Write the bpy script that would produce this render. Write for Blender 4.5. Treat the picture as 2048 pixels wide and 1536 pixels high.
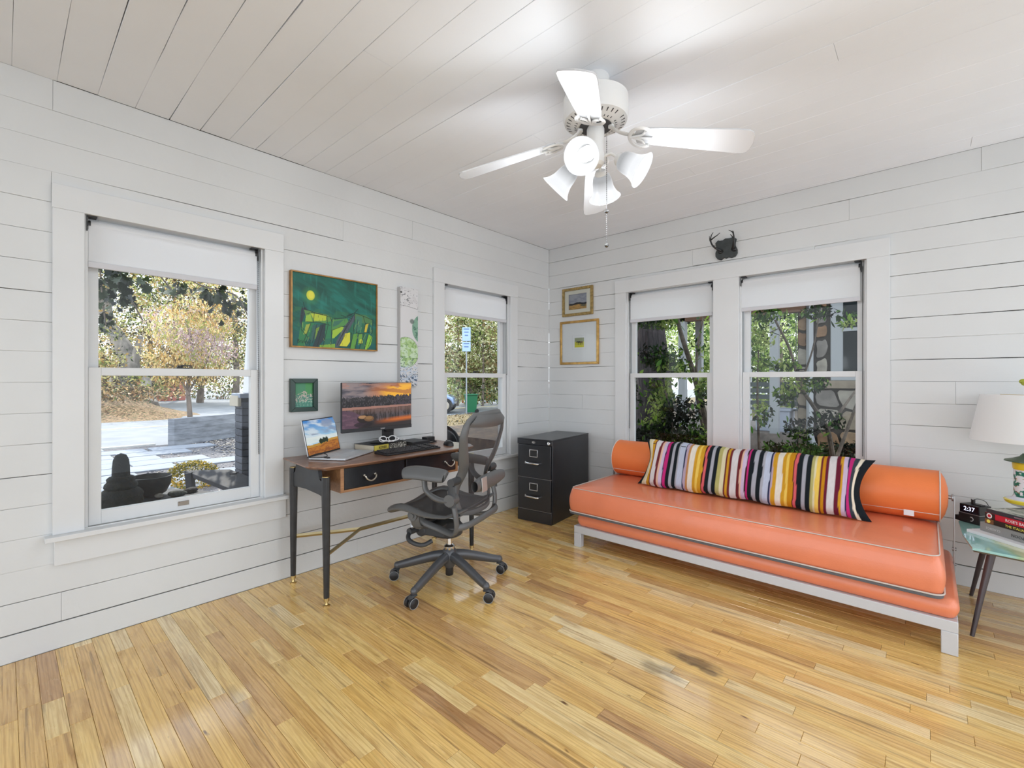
import bpy, bmesh, math, random
import numpy as np
from mathutils import Vector, Matrix, Euler
PI = math.pi
R = math.radians
S = bpy.context.scene
COL = S.collection
for o in list(bpy.data.objects): bpy.data.objects.remove(o)

# ------------------------------------------------------------------ camera, world, sun, exposure
YB, H = 3.912, 2.639                    # back wall plane, ceiling height (left wall is x = 0, floor z = 0)
cam = bpy.data.objects.new('camera', bpy.data.cameras.new('camera')); COL.objects.link(cam)
cam.location = (3.002, 0, 1.25); cam.rotation_euler = (PI/2, 0, R(42.1))
cam.data.sensor_width = 36; cam.data.lens = 920*36/2048; cam.data.shift_y = -8/2048
cam.data.clip_start = .05; cam.data.clip_end = 400
S.camera = cam
S.view_settings.view_transform = 'Standard'; S.view_settings.look = 'None'
S.view_settings.gamma = 1; S.view_settings.use_curve_mapping = False
S.view_settings.exposure = 0.42
SKY, SUN, LAMP = 2.1, 4.0, 3.6
w = bpy.data.worlds.new('world'); S.world = w; w.use_nodes = True
nt = w.node_tree; bg = nt.nodes['Background']
tc = nt.nodes.new('ShaderNodeTexCoord'); sx = nt.nodes.new('ShaderNodeSeparateXYZ'); cr = nt.nodes.new('ShaderNodeValToRGB')
nt.links.new(tc.outputs['Generated'], sx.inputs[0]); nt.links.new(sx.outputs['Z'], cr.inputs[0]); nt.links.new(cr.outputs[0], bg.inputs[0])
cr.color_ramp.elements[0].position = 0; cr.color_ramp.elements[0].color = (.89, .945, 1, 1)
cr.color_ramp.elements[1].position = 1; cr.color_ramp.elements[1].color = (.72, .84, 1, 1)
bg.inputs[1].default_value = SKY
sun = bpy.data.objects.new('sun', bpy.data.lights.new('sun', 'SUN')); COL.objects.link(sun)
sun.data.energy = SUN; sun.data.angle = R(.6); sun.data.color = (1, .95, .86)
sun.rotation_euler = Vector((-.60, .16, .80)).to_track_quat('Z', 'Y').to_euler()

# ------------------------------------------------------------------ helpers
def lin(h):
    h = h.lstrip('#'); v = [int(h[i:i+2], 16)/255 for i in (0, 2, 4)]
    return tuple(x/12.92 if x <= .04045 else ((x+.055)/1.055)**2.4 for x in v)
_mats = {}
def mat(name, c, rough=.5, metal=0, var=0.0, nscale=8, bump=0.0, bscale=60, coat=0, spec=.5, emit=None, es=0, stretch=(1, 1, 1), sheen=0, trans=0, alpha=1, sss=0):
    if name in _mats: return _mats[name]
    if isinstance(c, str): c = lin(c)
    m = bpy.data.materials.new(name); m.use_nodes = True; n = m.node_tree; b = n.nodes['Principled BSDF']
    b.inputs['Base Color'].default_value = (*c, 1); b.inputs['Roughness'].default_value = rough; b.inputs['Metallic'].default_value = metal
    b.inputs['Coat Weight'].default_value = coat; b.inputs['Specular IOR Level'].default_value = spec; b.inputs['Sheen Weight'].default_value = sheen
    b.inputs['Transmission Weight'].default_value = trans; b.inputs['Alpha'].default_value = alpha
    if emit: b.inputs['Emission Color'].default_value = (*(lin(emit) if isinstance(emit, str) else emit), 1); b.inputs['Emission Strength'].default_value = es
    if var or bump:
        t = n.nodes.new('ShaderNodeTexCoord'); mp = n.nodes.new('ShaderNodeMapping'); mp.inputs['Scale'].default_value = stretch
        n.links.new(t.outputs['Object'], mp.inputs[0])
        if var:
            nz = n.nodes.new('ShaderNodeTexNoise'); nz.inputs['Scale'].default_value = nscale; nz.inputs['Detail'].default_value = 4
            n.links.new(mp.outputs[0], nz.inputs['Vector'])
            r = n.nodes.new('ShaderNodeValToRGB'); r.color_ramp.elements[0].position = .3; r.color_ramp.elements[1].position = .7
            r.color_ramp.elements[0].color = (*[max(0, x*(1-var)) for x in c], 1); r.color_ramp.elements[1].color = (*[min(1, x*(1+var)) for x in c], 1)
            n.links.new(nz.outputs[0], r.inputs[0]); n.links.new(r.outputs[0], b.inputs['Base Color'])
        if bump:
            nb = n.nodes.new('ShaderNodeTexNoise'); nb.inputs['Scale'].default_value = bscale; nb.inputs['Detail'].default_value = 3
            n.links.new(mp.outputs[0], nb.inputs['Vector'])
            bp = n.nodes.new('ShaderNodeBump'); bp.inputs['Strength'].default_value = bump; bp.inputs['Distance'].default_value = .01
            n.links.new(nb.outputs[0], bp.inputs['Height']); n.links.new(bp.outputs[0], b.inputs['Normal'])
    _mats[name] = m; return m
def vmat(name, rough=.6, emit=0, attr='Col', transl=0, spec=.5, bump=0, bscale=100):
    if name in _mats: return _mats[name]
    m = bpy.data.materials.new(name); m.use_nodes = True; n = m.node_tree; b = n.nodes['Principled BSDF']
    a = n.nodes.new('ShaderNodeAttribute'); a.attribute_name = attr
    n.links.new(a.outputs['Color'], b.inputs['Base Color']); b.inputs['Roughness'].default_value = rough; b.inputs['Specular IOR Level'].default_value = spec
    if emit:
        n.links.new(a.outputs['Color'], b.inputs['Emission Color']); b.inputs['Emission Strength'].default_value = emit
        b.inputs['Base Color'].default_value = (.02, .02, .02, 1); n.links.remove(b.inputs['Base Color'].links[0])
    if bump:
        t = n.nodes.new('ShaderNodeTexCoord'); nb = n.nodes.new('ShaderNodeTexNoise'); nb.inputs['Scale'].default_value = bscale
        n.links.new(t.outputs['Object'], nb.inputs['Vector']); bp = n.nodes.new('ShaderNodeBump'); bp.inputs['Strength'].default_value = bump; bp.inputs['Distance'].default_value = .01
        n.links.new(nb.outputs[0], bp.inputs['Height']); n.links.new(bp.outputs[0], b.inputs['Normal'])
    if transl:
        tr = n.nodes.new('ShaderNodeBsdfTranslucent'); mx = n.nodes.new('ShaderNodeMixShader'); mx.inputs[0].default_value = transl
        n.links.new(a.outputs['Color'], tr.inputs[0]); n.links.new(b.outputs[0], mx.inputs[1]); n.links.new(tr.outputs[0], mx.inputs[2])
        n.links.new(mx.outputs[0], n.nodes['Material Output'].inputs[0])
    _mats[name] = m; return m

class MB:
    def __init__(s, M=None): s.v = []; s.f = []; s.c = []; s.M = M or Matrix()
    def add(s, vs, fs, M=None, col=None):
        k = len(s.v); T = s.M @ M if M is not None else s.M
        s.v += [tuple(T @ Vector(p)) for p in vs]; s.f += [tuple(i+k for i in f) for f in fs]
        s.c += [col or (1, 1, 1)]*len(vs); return s
    def box(s, x0, x1, y0, y1, z0, z1, M=None, col=None):
        return s.add([(x0,y0,z0),(x1,y0,z0),(x1,y1,z0),(x0,y1,z0),(x0,y0,z1),(x1,y0,z1),(x1,y1,z1),(x0,y1,z1)],
                     [(3,2,1,0),(4,5,6,7),(0,1,5,4),(1,2,6,5),(2,3,7,6),(3,0,4,7)], M, col)
    def tube(s, pts, r, n=10, M=None, sx=1, sy=1, closed=False, col=None, up=None):
        pts = [Vector(p) for p in pts]; N = len(pts)
        rs = r if isinstance(r, (list, tuple)) else [r]*N
        vs = []; prev = None
        for i, p in enumerate(pts):
            if closed: t = (pts[(i+1) % N]-pts[i-1]).normalized()
            else: t = (pts[min(i+1, N-1)]-pts[max(i-1, 0)]).normalized()
            if prev is None:
                a = Vector(up) if up else (Vector((0, 0, 1)) if abs(t.z) < .9 else Vector((1, 0, 0)))
            else: a = prev
            a = (a-t*a.dot(t)).normalized(); prev = a; b = t.cross(a)
            for k in range(n):
                q = 2*PI*k/n; vs.append(p+a*math.cos(q)*rs[i]*sx+b*math.sin(q)*rs[i]*sy)
        fs = []
        for i in range(N if closed else N-1):
            j = (i+1) % N
            for k in range(n): fs.append((i*n+k, i*n+(k+1) % n, j*n+(k+1) % n, j*n+k))
        if not closed: fs += [tuple(range(n))[::-1], tuple(range((N-1)*n, N*n))]
        return s.add(vs, fs, M, col)
    def cyl(s, p0, p1, r0, r1=None, n=20, M=None, col=None): return s.tube([p0, p1], [r0, r0 if r1 is None else r1], n, M, col=col)
    def lathe(s, prof, n=32, M=None, a0=0, a1=2*PI, col=None):
        full = abs(a1-a0-2*PI) < 1e-6; m = n if full else n+1; vs = []; fs = []
        for r, z in prof:
            for k in range(m):
                q = a0+(a1-a0)*k/n; vs.append((r*math.cos(q), r*math.sin(q), z))
        for i in range(len(prof)-1):
            for k in range(n):
                k2 = (k+1) % m; fs.append((i*m+k, i*m+k2, (i+1)*m+k2, (i+1)*m+k))
        return s.add(vs, fs, M, col)
    def prism(s, poly, z0, z1, M=None, col=None):
        n = len(poly)
        return s.add([(x, y, z0) for x, y in poly]+[(x, y, z1) for x, y in poly],
                     [tuple(range(n))[::-1], tuple(range(n, 2*n))]+[(i, (i+1) % n, n+(i+1) % n, n+i) for i in range(n)], M, col)
    def sph(s, c, r, n=12, m=8, sc=(1, 1, 1), M=None, col=None):
        T = Matrix.Translation(c) @ Matrix.Diagonal((*sc, 1)); T = (M @ T) if M is not None else T
        return s.lathe([(max(1e-5, r*math.sin(PI*i/m)), -r*math.cos(PI*i/m)) for i in range(m+1)], n, T, col=col)
    def grid(s, fn, nu, nv, M=None, cu=False, colfn=None):
        vs = []; fs = []; k0 = len(s.v); mu = nu if cu else nu+1
        for j in range(nv+1):
            for i in range(mu): vs.append(fn(i/nu, j/nv))
        for j in range(nv):
            for i in range(nu): fs.append((j*mu+i, j*mu+(i+1) % mu, (j+1)*mu+(i+1) % mu, (j+1)*mu+i))
        s.add(vs, fs, M)
        if colfn: s.c[k0:] = [colfn(i/nu, j/nv) for j in range(nv+1) for i in range(mu)]
        return s
    def mesh(s, name, m=None, smooth=True, ang=40, cols=False):
        me = bpy.data.meshes.new(name); me.from_pydata(s.v, [], s.f)
        if m: me.materials.append(m)
        if cols:
            a = me.color_attributes.new('Col', 'FLOAT_COLOR', 'POINT'); a.data.foreach_set('color', np.array([(*c, 1) for c in s.c], 'f').ravel())
        me.validate(); me.update()
        if smooth:
            me.polygons.foreach_set('use_smooth', [True]*len(me.polygons)); me.set_sharp_from_angle(angle=R(ang))
        return me
    def build(s, name, m, parent=None, bevel=0, seg=2, smooth=True, ang=40, cols=False, sub=0, fix=True):
        me = s.mesh(name, m, smooth, ang, cols)
        if fix:
            bm = bmesh.new(); bm.from_mesh(me); bmesh.ops.recalc_face_normals(bm, faces=bm.faces); bm.to_mesh(me); bm.free()
        return link(name, me, parent, bevel, seg, sub)
def link(name, me, parent=None, bevel=0, seg=2, sub=0):
    o = bpy.data.objects.new(name, me); COL.objects.link(o)
    if parent is not None: o.parent = parent
    if bevel:
        b = o.modifiers.new('bevel', 'BEVEL'); b.width = bevel; b.segments = seg; b.limit_method = 'ANGLE'; b.angle_limit = R(35)
    if sub:
        b = o.modifiers.new('sub', 'SUBSURF'); b.levels = sub; b.render_levels = sub
    return o
def tag(o, label=None, cat=None, group=None, kind=None):
    if label: o['label'] = label
    if cat: o['category'] = cat
    if group: o['group'] = group
    if kind: o['kind'] = kind
    return o
def thing(name, loc=(0, 0, 0), rz=0, label=None, cat=None, group=None, kind=None):
    o = bpy.data.objects.new(name, None); COL.objects.link(o); o.location = loc; o.rotation_euler = (0, 0, rz); o.empty_display_size = .05
    return tag(o, label, cat, group, kind)
def copy_tree(o, parent=None):
    c = o.copy(); COL.objects.link(c)
    if parent is not None: c.parent = parent
    for ch in list(o.children): copy_tree(ch, c)
    return c
def Mx(loc=(0, 0, 0), rx=0, ry=0, rz=0, sc=(1, 1, 1)): return Matrix.LocRotScale(Vector(loc), Euler((rx, ry, rz)), Vector(sc))
def frame(o, u, v):                      # matrix with columns u, v, u x v at origin o
    u = Vector(u).normalized(); v = Vector(v); v = (v-u*v.dot(u)).normalized(); n = u.cross(v)
    return Matrix(((u.x, v.x, n.x, o[0]), (u.y, v.y, n.y, o[1]), (u.z, v.z, n.z, o[2]), (0, 0, 0, 1)))
def text(name, s, size, M, m, parent=None, ext=.0004, align='CENTER', sx=1):
    cu = bpy.data.curves.new(name, 'FONT'); cu.body = s; cu.size = size; cu.extrude = ext; cu.align_x = align; cu.align_y = 'CENTER'; cu.resolution_u = 2
    t = bpy.data.objects.new(name, cu); COL.objects.link(t)
    me = bpy.data.meshes.new_from_object(t.evaluated_get(bpy.context.evaluated_depsgraph_get())) if False else bpy.data.meshes.new_from_object(t)
    bpy.data.objects.remove(t); bpy.data.curves.remove(cu)
    me.transform(M @ Matrix.Diagonal((sx, 1, 1, 1))); me.materials.clear(); me.materials.append(m)
    return link(name, me, parent)
def cr_pts(P, n=6):                      # Catmull-Rom smoothing of a polyline (points of any dimension)
    P = [np.array(p, float) for p in P]; Q = [2*P[0]-P[1]]+P+[2*P[-1]-P[-2]]; out = []
    for i in range(1, len(Q)-2):
        for k in range(n):
            t = k/n; a, b, c, d = Q[i-1:i+3]
            out.append(.5*(2*b+(c-a)*t+(2*a-5*b+4*c-d)*t*t+(3*b-a-3*c+d)*t**3))
    out.append(P[-1]); return [tuple(p) for p in out]
def vn(x, y, seed=0, oct=3):             # value noise, numpy
    out = np.zeros(np.shape(x)); amp = 1; tot = 0
    rng = np.random.RandomState(seed); T = rng.rand(64, 64)
    for _ in range(oct):
        xi = np.floor(x).astype(int); yi = np.floor(y).astype(int); fx = x-xi; fy = y-yi; fx = fx*fx*(3-2*fx); fy = fy*fy*(3-2*fy)
        g = lambda a, b: T[a % 64, b % 64]
        out += amp*((g(xi, yi)*(1-fx)+g(xi+1, yi)*fx)*(1-fy)+(g(xi, yi+1)*(1-fx)+g(xi+1, yi+1)*fx)*fy)
        tot += amp; amp *= .5; x = x*2.03+7; y = y*2.03+3
    return out/tot
class Pic:                               # a flat print: colours on a fine grid, u right, v down, both 0..1
    def __init__(s, nx, ny, base=(1, 1, 1)):
        s.nx, s.ny = nx, ny; s.u, s.v = np.meshgrid((np.arange(nx)+.5)/nx, (np.arange(ny)+.5)/ny); s.c = np.zeros((ny, nx, 3)); s.c[:] = base
    def mask(s, m, col, a=1):
        m = np.clip(m, 0, 1)*a
        s.c = s.c*(1-m[..., None])+np.array(lin(col) if isinstance(col, str) else col)*m[..., None]
    def ell(s, cx, cy, rx, ry, col, a=1, soft=.1):
        d = np.sqrt(((s.u-cx)/rx)**2+((s.v-cy)/ry)**2); s.mask((1+soft-d)/soft, col, a)
    def poly(s, P, col, a=1):
        ins = np.zeros(s.u.shape, bool); n = len(P)
        for i in range(n):
            x1, y1 = P[i]; x2, y2 = P[(i+1) % n]
            if y1 == y2: continue
            ins ^= ((y1 > s.v) != (y2 > s.v)) & (s.u < (x2-x1)*(s.v-y1)/(y2-y1)+x1)
        s.mask(ins.astype(float), col, a)
    def line(s, P, wd, col, a=1, asp=1.0):
        for (x1, y1), (x2, y2) in zip(P, P[1:]):
            X, Y = s.u*asp, s.v; dx, dy = (x2-x1)*asp, y2-y1; L = dx*dx+dy*dy+1e-9
            t = np.clip(((X-x1*asp)*dx+(Y-y1)*dy)/L, 0, 1); d = np.hypot(X-x1*asp-t*dx, Y-y1-t*dy); s.mask(1.4-d/wd, col, a)
    def build(s, name, W, Hh, M, m, parent=None):   # M: x right, y up, centred
        nx, ny = s.nx, s.ny; gx, gy = np.meshgrid(np.linspace(-W/2, W/2, nx+1), np.linspace(Hh/2, -Hh/2, ny+1))
        V = np.stack([gx, gy, np.zeros_like(gx)], -1).reshape(-1, 3); A = np.array(M); V = V@A[:3, :3].T+A[:3, 3]
        i, j = np.meshgrid(np.arange(nx), np.arange(ny)); a = (j*(nx+1)+i).ravel(); F = np.stack([a, a+nx+1, a+nx+2, a+1], -1)
        me = npmesh(name, V, F, m); at = me.color_attributes.new('Col', 'FLOAT_COLOR', 'CORNER')
        c = np.ones((nx*ny, 4, 4), 'f'); c[..., :3] = np.clip(s.c, 0, 1).reshape(-1, 1, 3); at.data.foreach_set('color', c.ravel())
        return link(name, me, parent)
def npmesh(name, V, F, m=None, cols=None):
    me = bpy.data.meshes.new(name); k = F.shape[1]; me.vertices.add(len(V)); me.vertices.foreach_set('co', V.astype('f').ravel())
    me.loops.add(F.size); me.loops.foreach_set('vertex_index', F.astype('i').ravel()); me.polygons.add(len(F))
    me.polygons.foreach_set('loop_start', np.arange(0, F.size, k, dtype='i'))
    if m: me.materials.append(m)
    if cols is not None:
        at = me.color_attributes.new('Col', 'FLOAT_COLOR', 'POINT'); c = np.ones((len(V), 4), 'f'); c[:, :3] = cols; at.data.foreach_set('color', c.ravel())
    me.update(calc_edges=True); return me

# ------------------------------------------------------------------ materials
WHITE = mat('white_paint', (.665, .675, .675), .42, var=.035, nscale=1.7, bump=.10, bscale=34)
TRIMW = mat('white_trim_paint', (.69, .70, .705), .34, var=.02, nscale=3, bump=.05, bscale=50)
CEILM = mat('ceiling_paint', (.88, .91, .96), .5, var=.03, nscale=1.5, bump=.08, bscale=30)
GAPM = mat('wall_gap_dark', (.012, .011, .010), .9)
BLACKM = mat('black_plastic', (.016, .016, .018), .42)
BLKMET = mat('black_metal', (.02, .02, .022), .32, metal=.3, spec=.6)
BRASS = mat('brass', (.62, .48, .22), .28, metal=1)
CHROME = mat('chrome', (.75, .75, .76), .16, metal=1)
CORD = mat('chain_metal', (.10, .10, .10), .4, metal=.7)
PRINT = vmat('print_surface', .55)
def glass_mat():
    m = bpy.data.materials.new('window_glass'); m.use_nodes = True; n = m.node_tree; n.nodes.clear()
    o = n.nodes.new('ShaderNodeOutputMaterial'); t = n.nodes.new('ShaderNodeBsdfTransparent'); t.inputs[0].default_value = (.97, .985, .98, 1)
    g = n.nodes.new('ShaderNodeBsdfGlossy'); g.inputs['Roughness'].default_value = .01; f = n.nodes.new('ShaderNodeFresnel'); f.inputs[0].default_value = 1.35
    x = n.nodes.new('ShaderNodeMixShader'); n.links.new(f.outputs[0], x.inputs[0]); n.links.new(t.outputs[0], x.inputs[1]); n.links.new(g.outputs[0], x.inputs[2]); n.links.new(x.outputs[0], o.inputs[0])
    return m
GLASS = glass_mat()
def translucent(name, c, f=.5, rough=.8, emit=0):
    m = bpy.data.materials.new(name); m.use_nodes = True; n = m.node_tree; b = n.nodes['Principled BSDF']; b.inputs['Base Color'].default_value = (*c, 1); b.inputs['Roughness'].default_value = rough
    if emit: b.inputs['Emission Color'].default_value = (1, .99, .97, 1); b.inputs['Emission Strength'].default_value = emit
    t = n.nodes.new('ShaderNodeBsdfTranslucent'); t.inputs[0].default_value = (*c, 1); x = n.nodes.new('ShaderNodeMixShader'); x.inputs[0].default_value = f
    n.links.new(b.outputs[0], x.inputs[1]); n.links.new(t.outputs[0], x.inputs[2]); n.links.new(x.outputs[0], n.nodes['Material Output'].inputs[0]); return m
SHADE_FAB = translucent('roller_shade_fabric', (.97, .975, .985), .60)
LAMP_FAB = translucent('lampshade_linen', (.92, .92, .92), .4)

def floor_material():
    m = bpy.data.materials.new('oak_strip'); m.use_nodes = True; n = m.node_tree; b = n.nodes['Principled BSDF']; L = n.links.new
    at = n.nodes.new('ShaderNodeAttribute'); at.attribute_name = 'Col'; sp = n.nodes.new('ShaderNodeSeparateColor'); L(at.outputs['Color'], sp.inputs[0])
    tc = n.nodes.new('ShaderNodeTexCoord'); sc = n.nodes.new('ShaderNodeVectorMath'); sc.operation = 'SCALE'; sc.inputs['Scale'].default_value = 37
    L(at.outputs['Color'], sc.inputs[0]); ad = n.nodes.new('ShaderNodeVectorMath'); L(tc.outputs['Object'], ad.inputs[0]); L(sc.outputs[0], ad.inputs[1])
    def mp(s):
        q = n.nodes.new('ShaderNodeMapping'); q.inputs['Scale'].default_value = s; L(ad.outputs[0], q.inputs[0]); return q
    def nz(s, scale, det=4, dist=0):
        q = n.nodes.new('ShaderNodeTexNoise'); q.inputs['Scale'].default_value = scale; q.inputs['Detail'].default_value = det; q.inputs['Distortion'].default_value = dist; L(mp(s).outputs[0], q.inputs['Vector']); return q
    def ramp(src, els):
        q = n.nodes.new('ShaderNodeValToRGB'); e = q.color_ramp.elements
        for i, (p, c) in enumerate(els):
            if i < 2: e[i].position = p; e[i].color = (*c, 1)
            else: z = e.new(p); z.color = (*c, 1)
        L(src, q.inputs[0]); return q
    def mul(a, b_, f=1.0, t='MULTIPLY'):
        q = n.nodes.new('ShaderNodeMix'); q.data_type = 'RGBA'; q.blend_type = t; q.inputs[0].default_value = f
        L(a, q.inputs[6]); L(b_, q.inputs[7]); return q
    base = ramp(sp.outputs[0], [(0, (.58, .33, .14)), (1, (.97, .79, .46)), (.10, (.76, .48, .19)), (.5, (.93, .62, .205)), (.8, (.95, .69, .28))])
    # cathedral figure: rings of a stretched, distorted wave
    wv = n.nodes.new('ShaderNodeTexWave'); wv.wave_type = 'RINGS'; wv.inputs['Scale'].default_value = 5.5; wv.inputs['Distortion'].default_value = 5; wv.inputs['Detail'].default_value = 3; wv.inputs['Detail Scale'].default_value = 1.3
    L(mp((.55, 5, 5)).outputs[0], wv.inputs['Vector'])
    g1 = ramp(wv.outputs[0], [(0, (.78, .70, .60)), (.45, (1, 1, 1))])
    g2 = ramp(nz((2, 90, 90), 3, 5).outputs[0], [(.36, (.80, .73, .64)), (.56, (1, 1, 1))])
    g3 = ramp(nz((1.1, 9, 9), 2.2, 3, 1.5).outputs[0], [(.33, (.72, .64, .55)), (.5, (1, 1, 1)), (.72, (1.0, .97, .9))])
    c = mul(base.outputs[0], g1.outputs[0], .75); c = mul(c.outputs[2], g2.outputs[0], .75); c = mul(c.outputs[2], g3.outputs[0], .8)
    kn = ramp(nz((5, 16, 16), 1.6, 2).outputs[0], [(.735, (1, 1, 1)), (.79, (.22, .14, .09))]); c = mul(c.outputs[2], kn.outputs[0])
    # grey mineral streaks in a few strips
    st = ramp(nz((1.3, 30, 30), 1.2, 4, 1).outputs[0], [(.60, (1, 1, 1)), (.72, (.42, .38, .36))]); c = mul(c.outputs[2], st.outputs[0], .8)
    # old dark water stain on the boards
    for (px, py, rx, ry, a) in ((2.225, 2.06, .15, .05, .8), (2.14, 1.90, .14, .05, .55), (2.30, 2.03, .08, .03, .8), (1.02, .62, .16, .03, .3)):
        q = n.nodes.new('ShaderNodeMapping'); q.vector_type = 'TEXTURE'; q.inputs['Location'].default_value = (px, py, 0); q.inputs['Scale'].default_value = (rx, ry, 1); L(tc.outputs['Object'], q.inputs[0])
        ln = n.nodes.new('ShaderNodeVectorMath'); ln.operation = 'LENGTH'; L(q.outputs[0], ln.inputs[0])
        nn = n.nodes.new('ShaderNodeTexNoise'); nn.inputs['Scale'].default_value = 14; L(tc.outputs['Object'], nn.inputs['Vector'])
        sm = n.nodes.new('ShaderNodeMath'); sm.operation = 'ADD'; L(ln.outputs['Value'], sm.inputs[0]); L(nn.outputs[0], sm.inputs[1])
        rr = ramp(sm.outputs[0], [(.55, (.20, .18, .19)), (1.0, (1, 1, 1))]); 
        rr.color_ramp.elements[1].position = 1.0
        sh = n.nodes.new('ShaderNodeMath'); sh.operation = 'SUBTRACT'; L(sm.outputs[0], sh.inputs[0]); sh.inputs[1].default_value = .42; n.links.remove(rr.inputs[0].links[0]); L(sh.outputs[0], rr.inputs[0])
        c = mul(c.outputs[2], rr.outputs[0], a)
    L(c.outputs[2], b.inputs['Base Color'])
    rg = n.nodes.new('ShaderNodeMapRange'); L(nz((1, 6, 6), 3).outputs[0], rg.inputs[0]); rg.inputs[3].default_value = .20; rg.inputs[4].default_value = .34; L(rg.outputs[0], b.inputs['Roughness'])
    b.inputs['Coat Weight'].default_value = .6; b.inputs['Coat Roughness'].default_value = .11; b.inputs['Coat IOR'].default_value = 1.6
    bp = n.nodes.new('ShaderNodeBump'); bp.inputs['Strength'].default_value = .12; bp.inputs['Distance'].default_value = .003; L(g2.outputs[0], bp.inputs['Height']); L(bp.outputs[0], b.inputs['Normal'])
    return m
FLOORM = floor_material()
def wood(name, c1, c2, rough=.35, scale=(14, 1.2, 14), coat=.2):
    m = bpy.data.materials.new(name); m.use_nodes = True; n = m.node_tree; b = n.nodes['Principled BSDF']; L = n.links.new
    t = n.nodes.new('ShaderNodeTexCoord'); q = n.nodes.new('ShaderNodeMapping'); q.inputs['Scale'].default_value = scale; L(t.outputs['Object'], q.inputs[0])
    z = n.nodes.new('ShaderNodeTexNoise'); z.inputs['Scale'].default_value = 4; z.inputs['Detail'].default_value = 6; z.inputs['Distortion'].default_value = .6; L(q.outputs[0], z.inputs['Vector'])
    r = n.nodes.new('ShaderNodeValToRGB'); r.color_ramp.elements[0].position = .35; r.color_ramp.elements[0].color = (*c1, 1); r.color_ramp.elements[1].position = .65; r.color_ramp.elements[1].color = (*c2, 1)
    L(z.outputs[0], r.inputs[0]); L(r.outputs[0], b.inputs['Base Color']); b.inputs['Roughness'].default_value = rough; b.inputs['Coat Weight'].default_value = coat; return m
WALNUT = wood('walnut', (.16, .075, .045), (.30, .16, .10), .3)
TEAK = wood('teak_frame', (.28, .13, .055), (.42, .21, .09), .4)

# ------------------------------------------------------------------ room shell
rnd = random.Random(5)
ROWS = [0, .123, .26, .40, .54, .68, .819, .96, 1.10, 1.24, 1.38, 1.517, 1.652, 1.791, 1.932, 2.072, 2.213, 2.353, 2.497, H]
def ivsub(iv, cuts):
    for c0, c1 in cuts:
        out = []
        for a, b in iv:
            if c1 <= a or c0 >= b: out.append((a, b)); continue
            if c0 > a: out.append((a, c0))
            if c1 < b: out.append((c1, b))
        iv = out
    return iv
def board_mesh(L_, w_, e0, e1, depth, ch=.0016, th=.012, seg=7, rg=rnd):
    """board lying in local x (length), y (width); front face at z=depth; wavy long edges leave gaps of e0/e1 amplitude"""
    v = []; f = []; n = max(2, min(seg, int(L_/.12)))
    for i in range(n+1):
        x = .0005+(L_-.001)*i/n; a = max(.0001, e0*(rg.random()*1.9-.75)) if e0 < .0045 else .0028; b = w_-(max(.0001, e1*(rg.random()*1.9-.75)) if e1 < .0045 else .0028)
        v += [(x, a, depth-th), (x, a, depth-ch*.7), (x, a+ch, depth), (x, b-ch, depth), (x, b, depth-ch*.7), (x, b, depth-th)]
    for i in range(n):
        for k in range(5): f.append((i*6+k, (i+1)*6+k, (i+1)*6+k+1, i*6+k+1))
    f += [(0, 1, 2, 3, 4, 5), tuple(n*6+k for k in (5, 4, 3, 2, 1, 0))]
    return v, f
def build_wall(name, M, U0, U1, openings, seed, joints=()):
    """M maps (u, z, outward-normal-into-room)"""
    rg = random.Random(seed)
    root = thing(name, kind='structure')
    b = MB(M)                                                        # dark backing so that open joints read dark, with real holes
    openings_ = openings; openings = [(o[0]-.019, o[1]+.019, o[2]-.028, o[3]+.019) for o in openings]
    edges = sorted({U0, U1, *[o[0] for o in openings], *[o[1] for o in openings]})
    for a, c in zip(edges, edges[1:]):
        mid = (a+c)/2; zs = [(0, H)]
        zs = ivsub(zs, [(o[2], o[3]) for o in openings if o[0] < mid < o[1]])
        for z0, z1 in zs: b.box(a, c, z0, z1, -.05, -.0145)
    b.build('wall_core', GAPM, root, smooth=False)
    b = MB(M)
    for a, c in zip(edges, edges[1:]):
        mid = (a+c)/2
        for z0, z1 in ivsub([(-.6, H+.3)], [(o[2], o[3]) for o in openings if o[0] < mid < o[1]]): b.box(a, c, z0, z1, -.15, -.05)
    b.build('outer_cladding', mat('exterior_siding', (.55, .56, .56), .7, var=.1), root, smooth=False)
    openings = openings_
    amp = [rg.choice([.0008, .0015, .0022, .0030]) for _ in ROWS]; amp[1] = .0048
    for i, (z0, z1) in enumerate(zip(ROWS, ROWS[1:])):
        iv = ivsub([(U0, U1)], [(o[0], o[1]) for o in openings if z0 < o[3]-.02 and z1 > o[2]+.02])
        out = []
        for a, c in iv:
            cuts = [j for (r, j) in joints if r == i and a+.1 < j < c-.1]
            if not cuts and c-a > 2.6: cuts = [a+(c-a)*rg.uniform(.3, .7)]
            p = a
            for q in cuts+[c]: out.append((p, q)); p = q
        for a, c in out:
            v, f = board_mesh(c-a, z1-z0, amp[i], amp[i+1] if i+1 < len(amp) else .0002, rg.uniform(-.0012, .0006), rg=rg)
            mb = MB(M @ Matrix.Translation((a, z0, 0))); mb.add(v, f); mb.build('board', WHITE, root, smooth=False)
    return root
ML = Matrix(((0, 0, 1, 0), (1, 0, 0, 0), (0, 1, 0, 0), (0, 0, 0, 1)))          # left wall: u->y, v->z, n->+x
MBk = Matrix(((1, 0, 0, 0), (0, 0, -1, YB), (0, 1, 0, 0), (0, 0, 0, 1)))        # back wall: u->x, v->z, n->-y
W1 = (.262, 1.066, .535, 2.045); W2 = (2.467, 3.282, .535, 2.055); W3 = (.912, 1.70, .535, 2.062); W4 = (1.896, 2.697, .535, 2.066)
build_wall('wall_left', ML, -1.7, YB, [W1, W2], 3, joints=((1, .183), (18, .155), (15, .15)))
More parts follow.
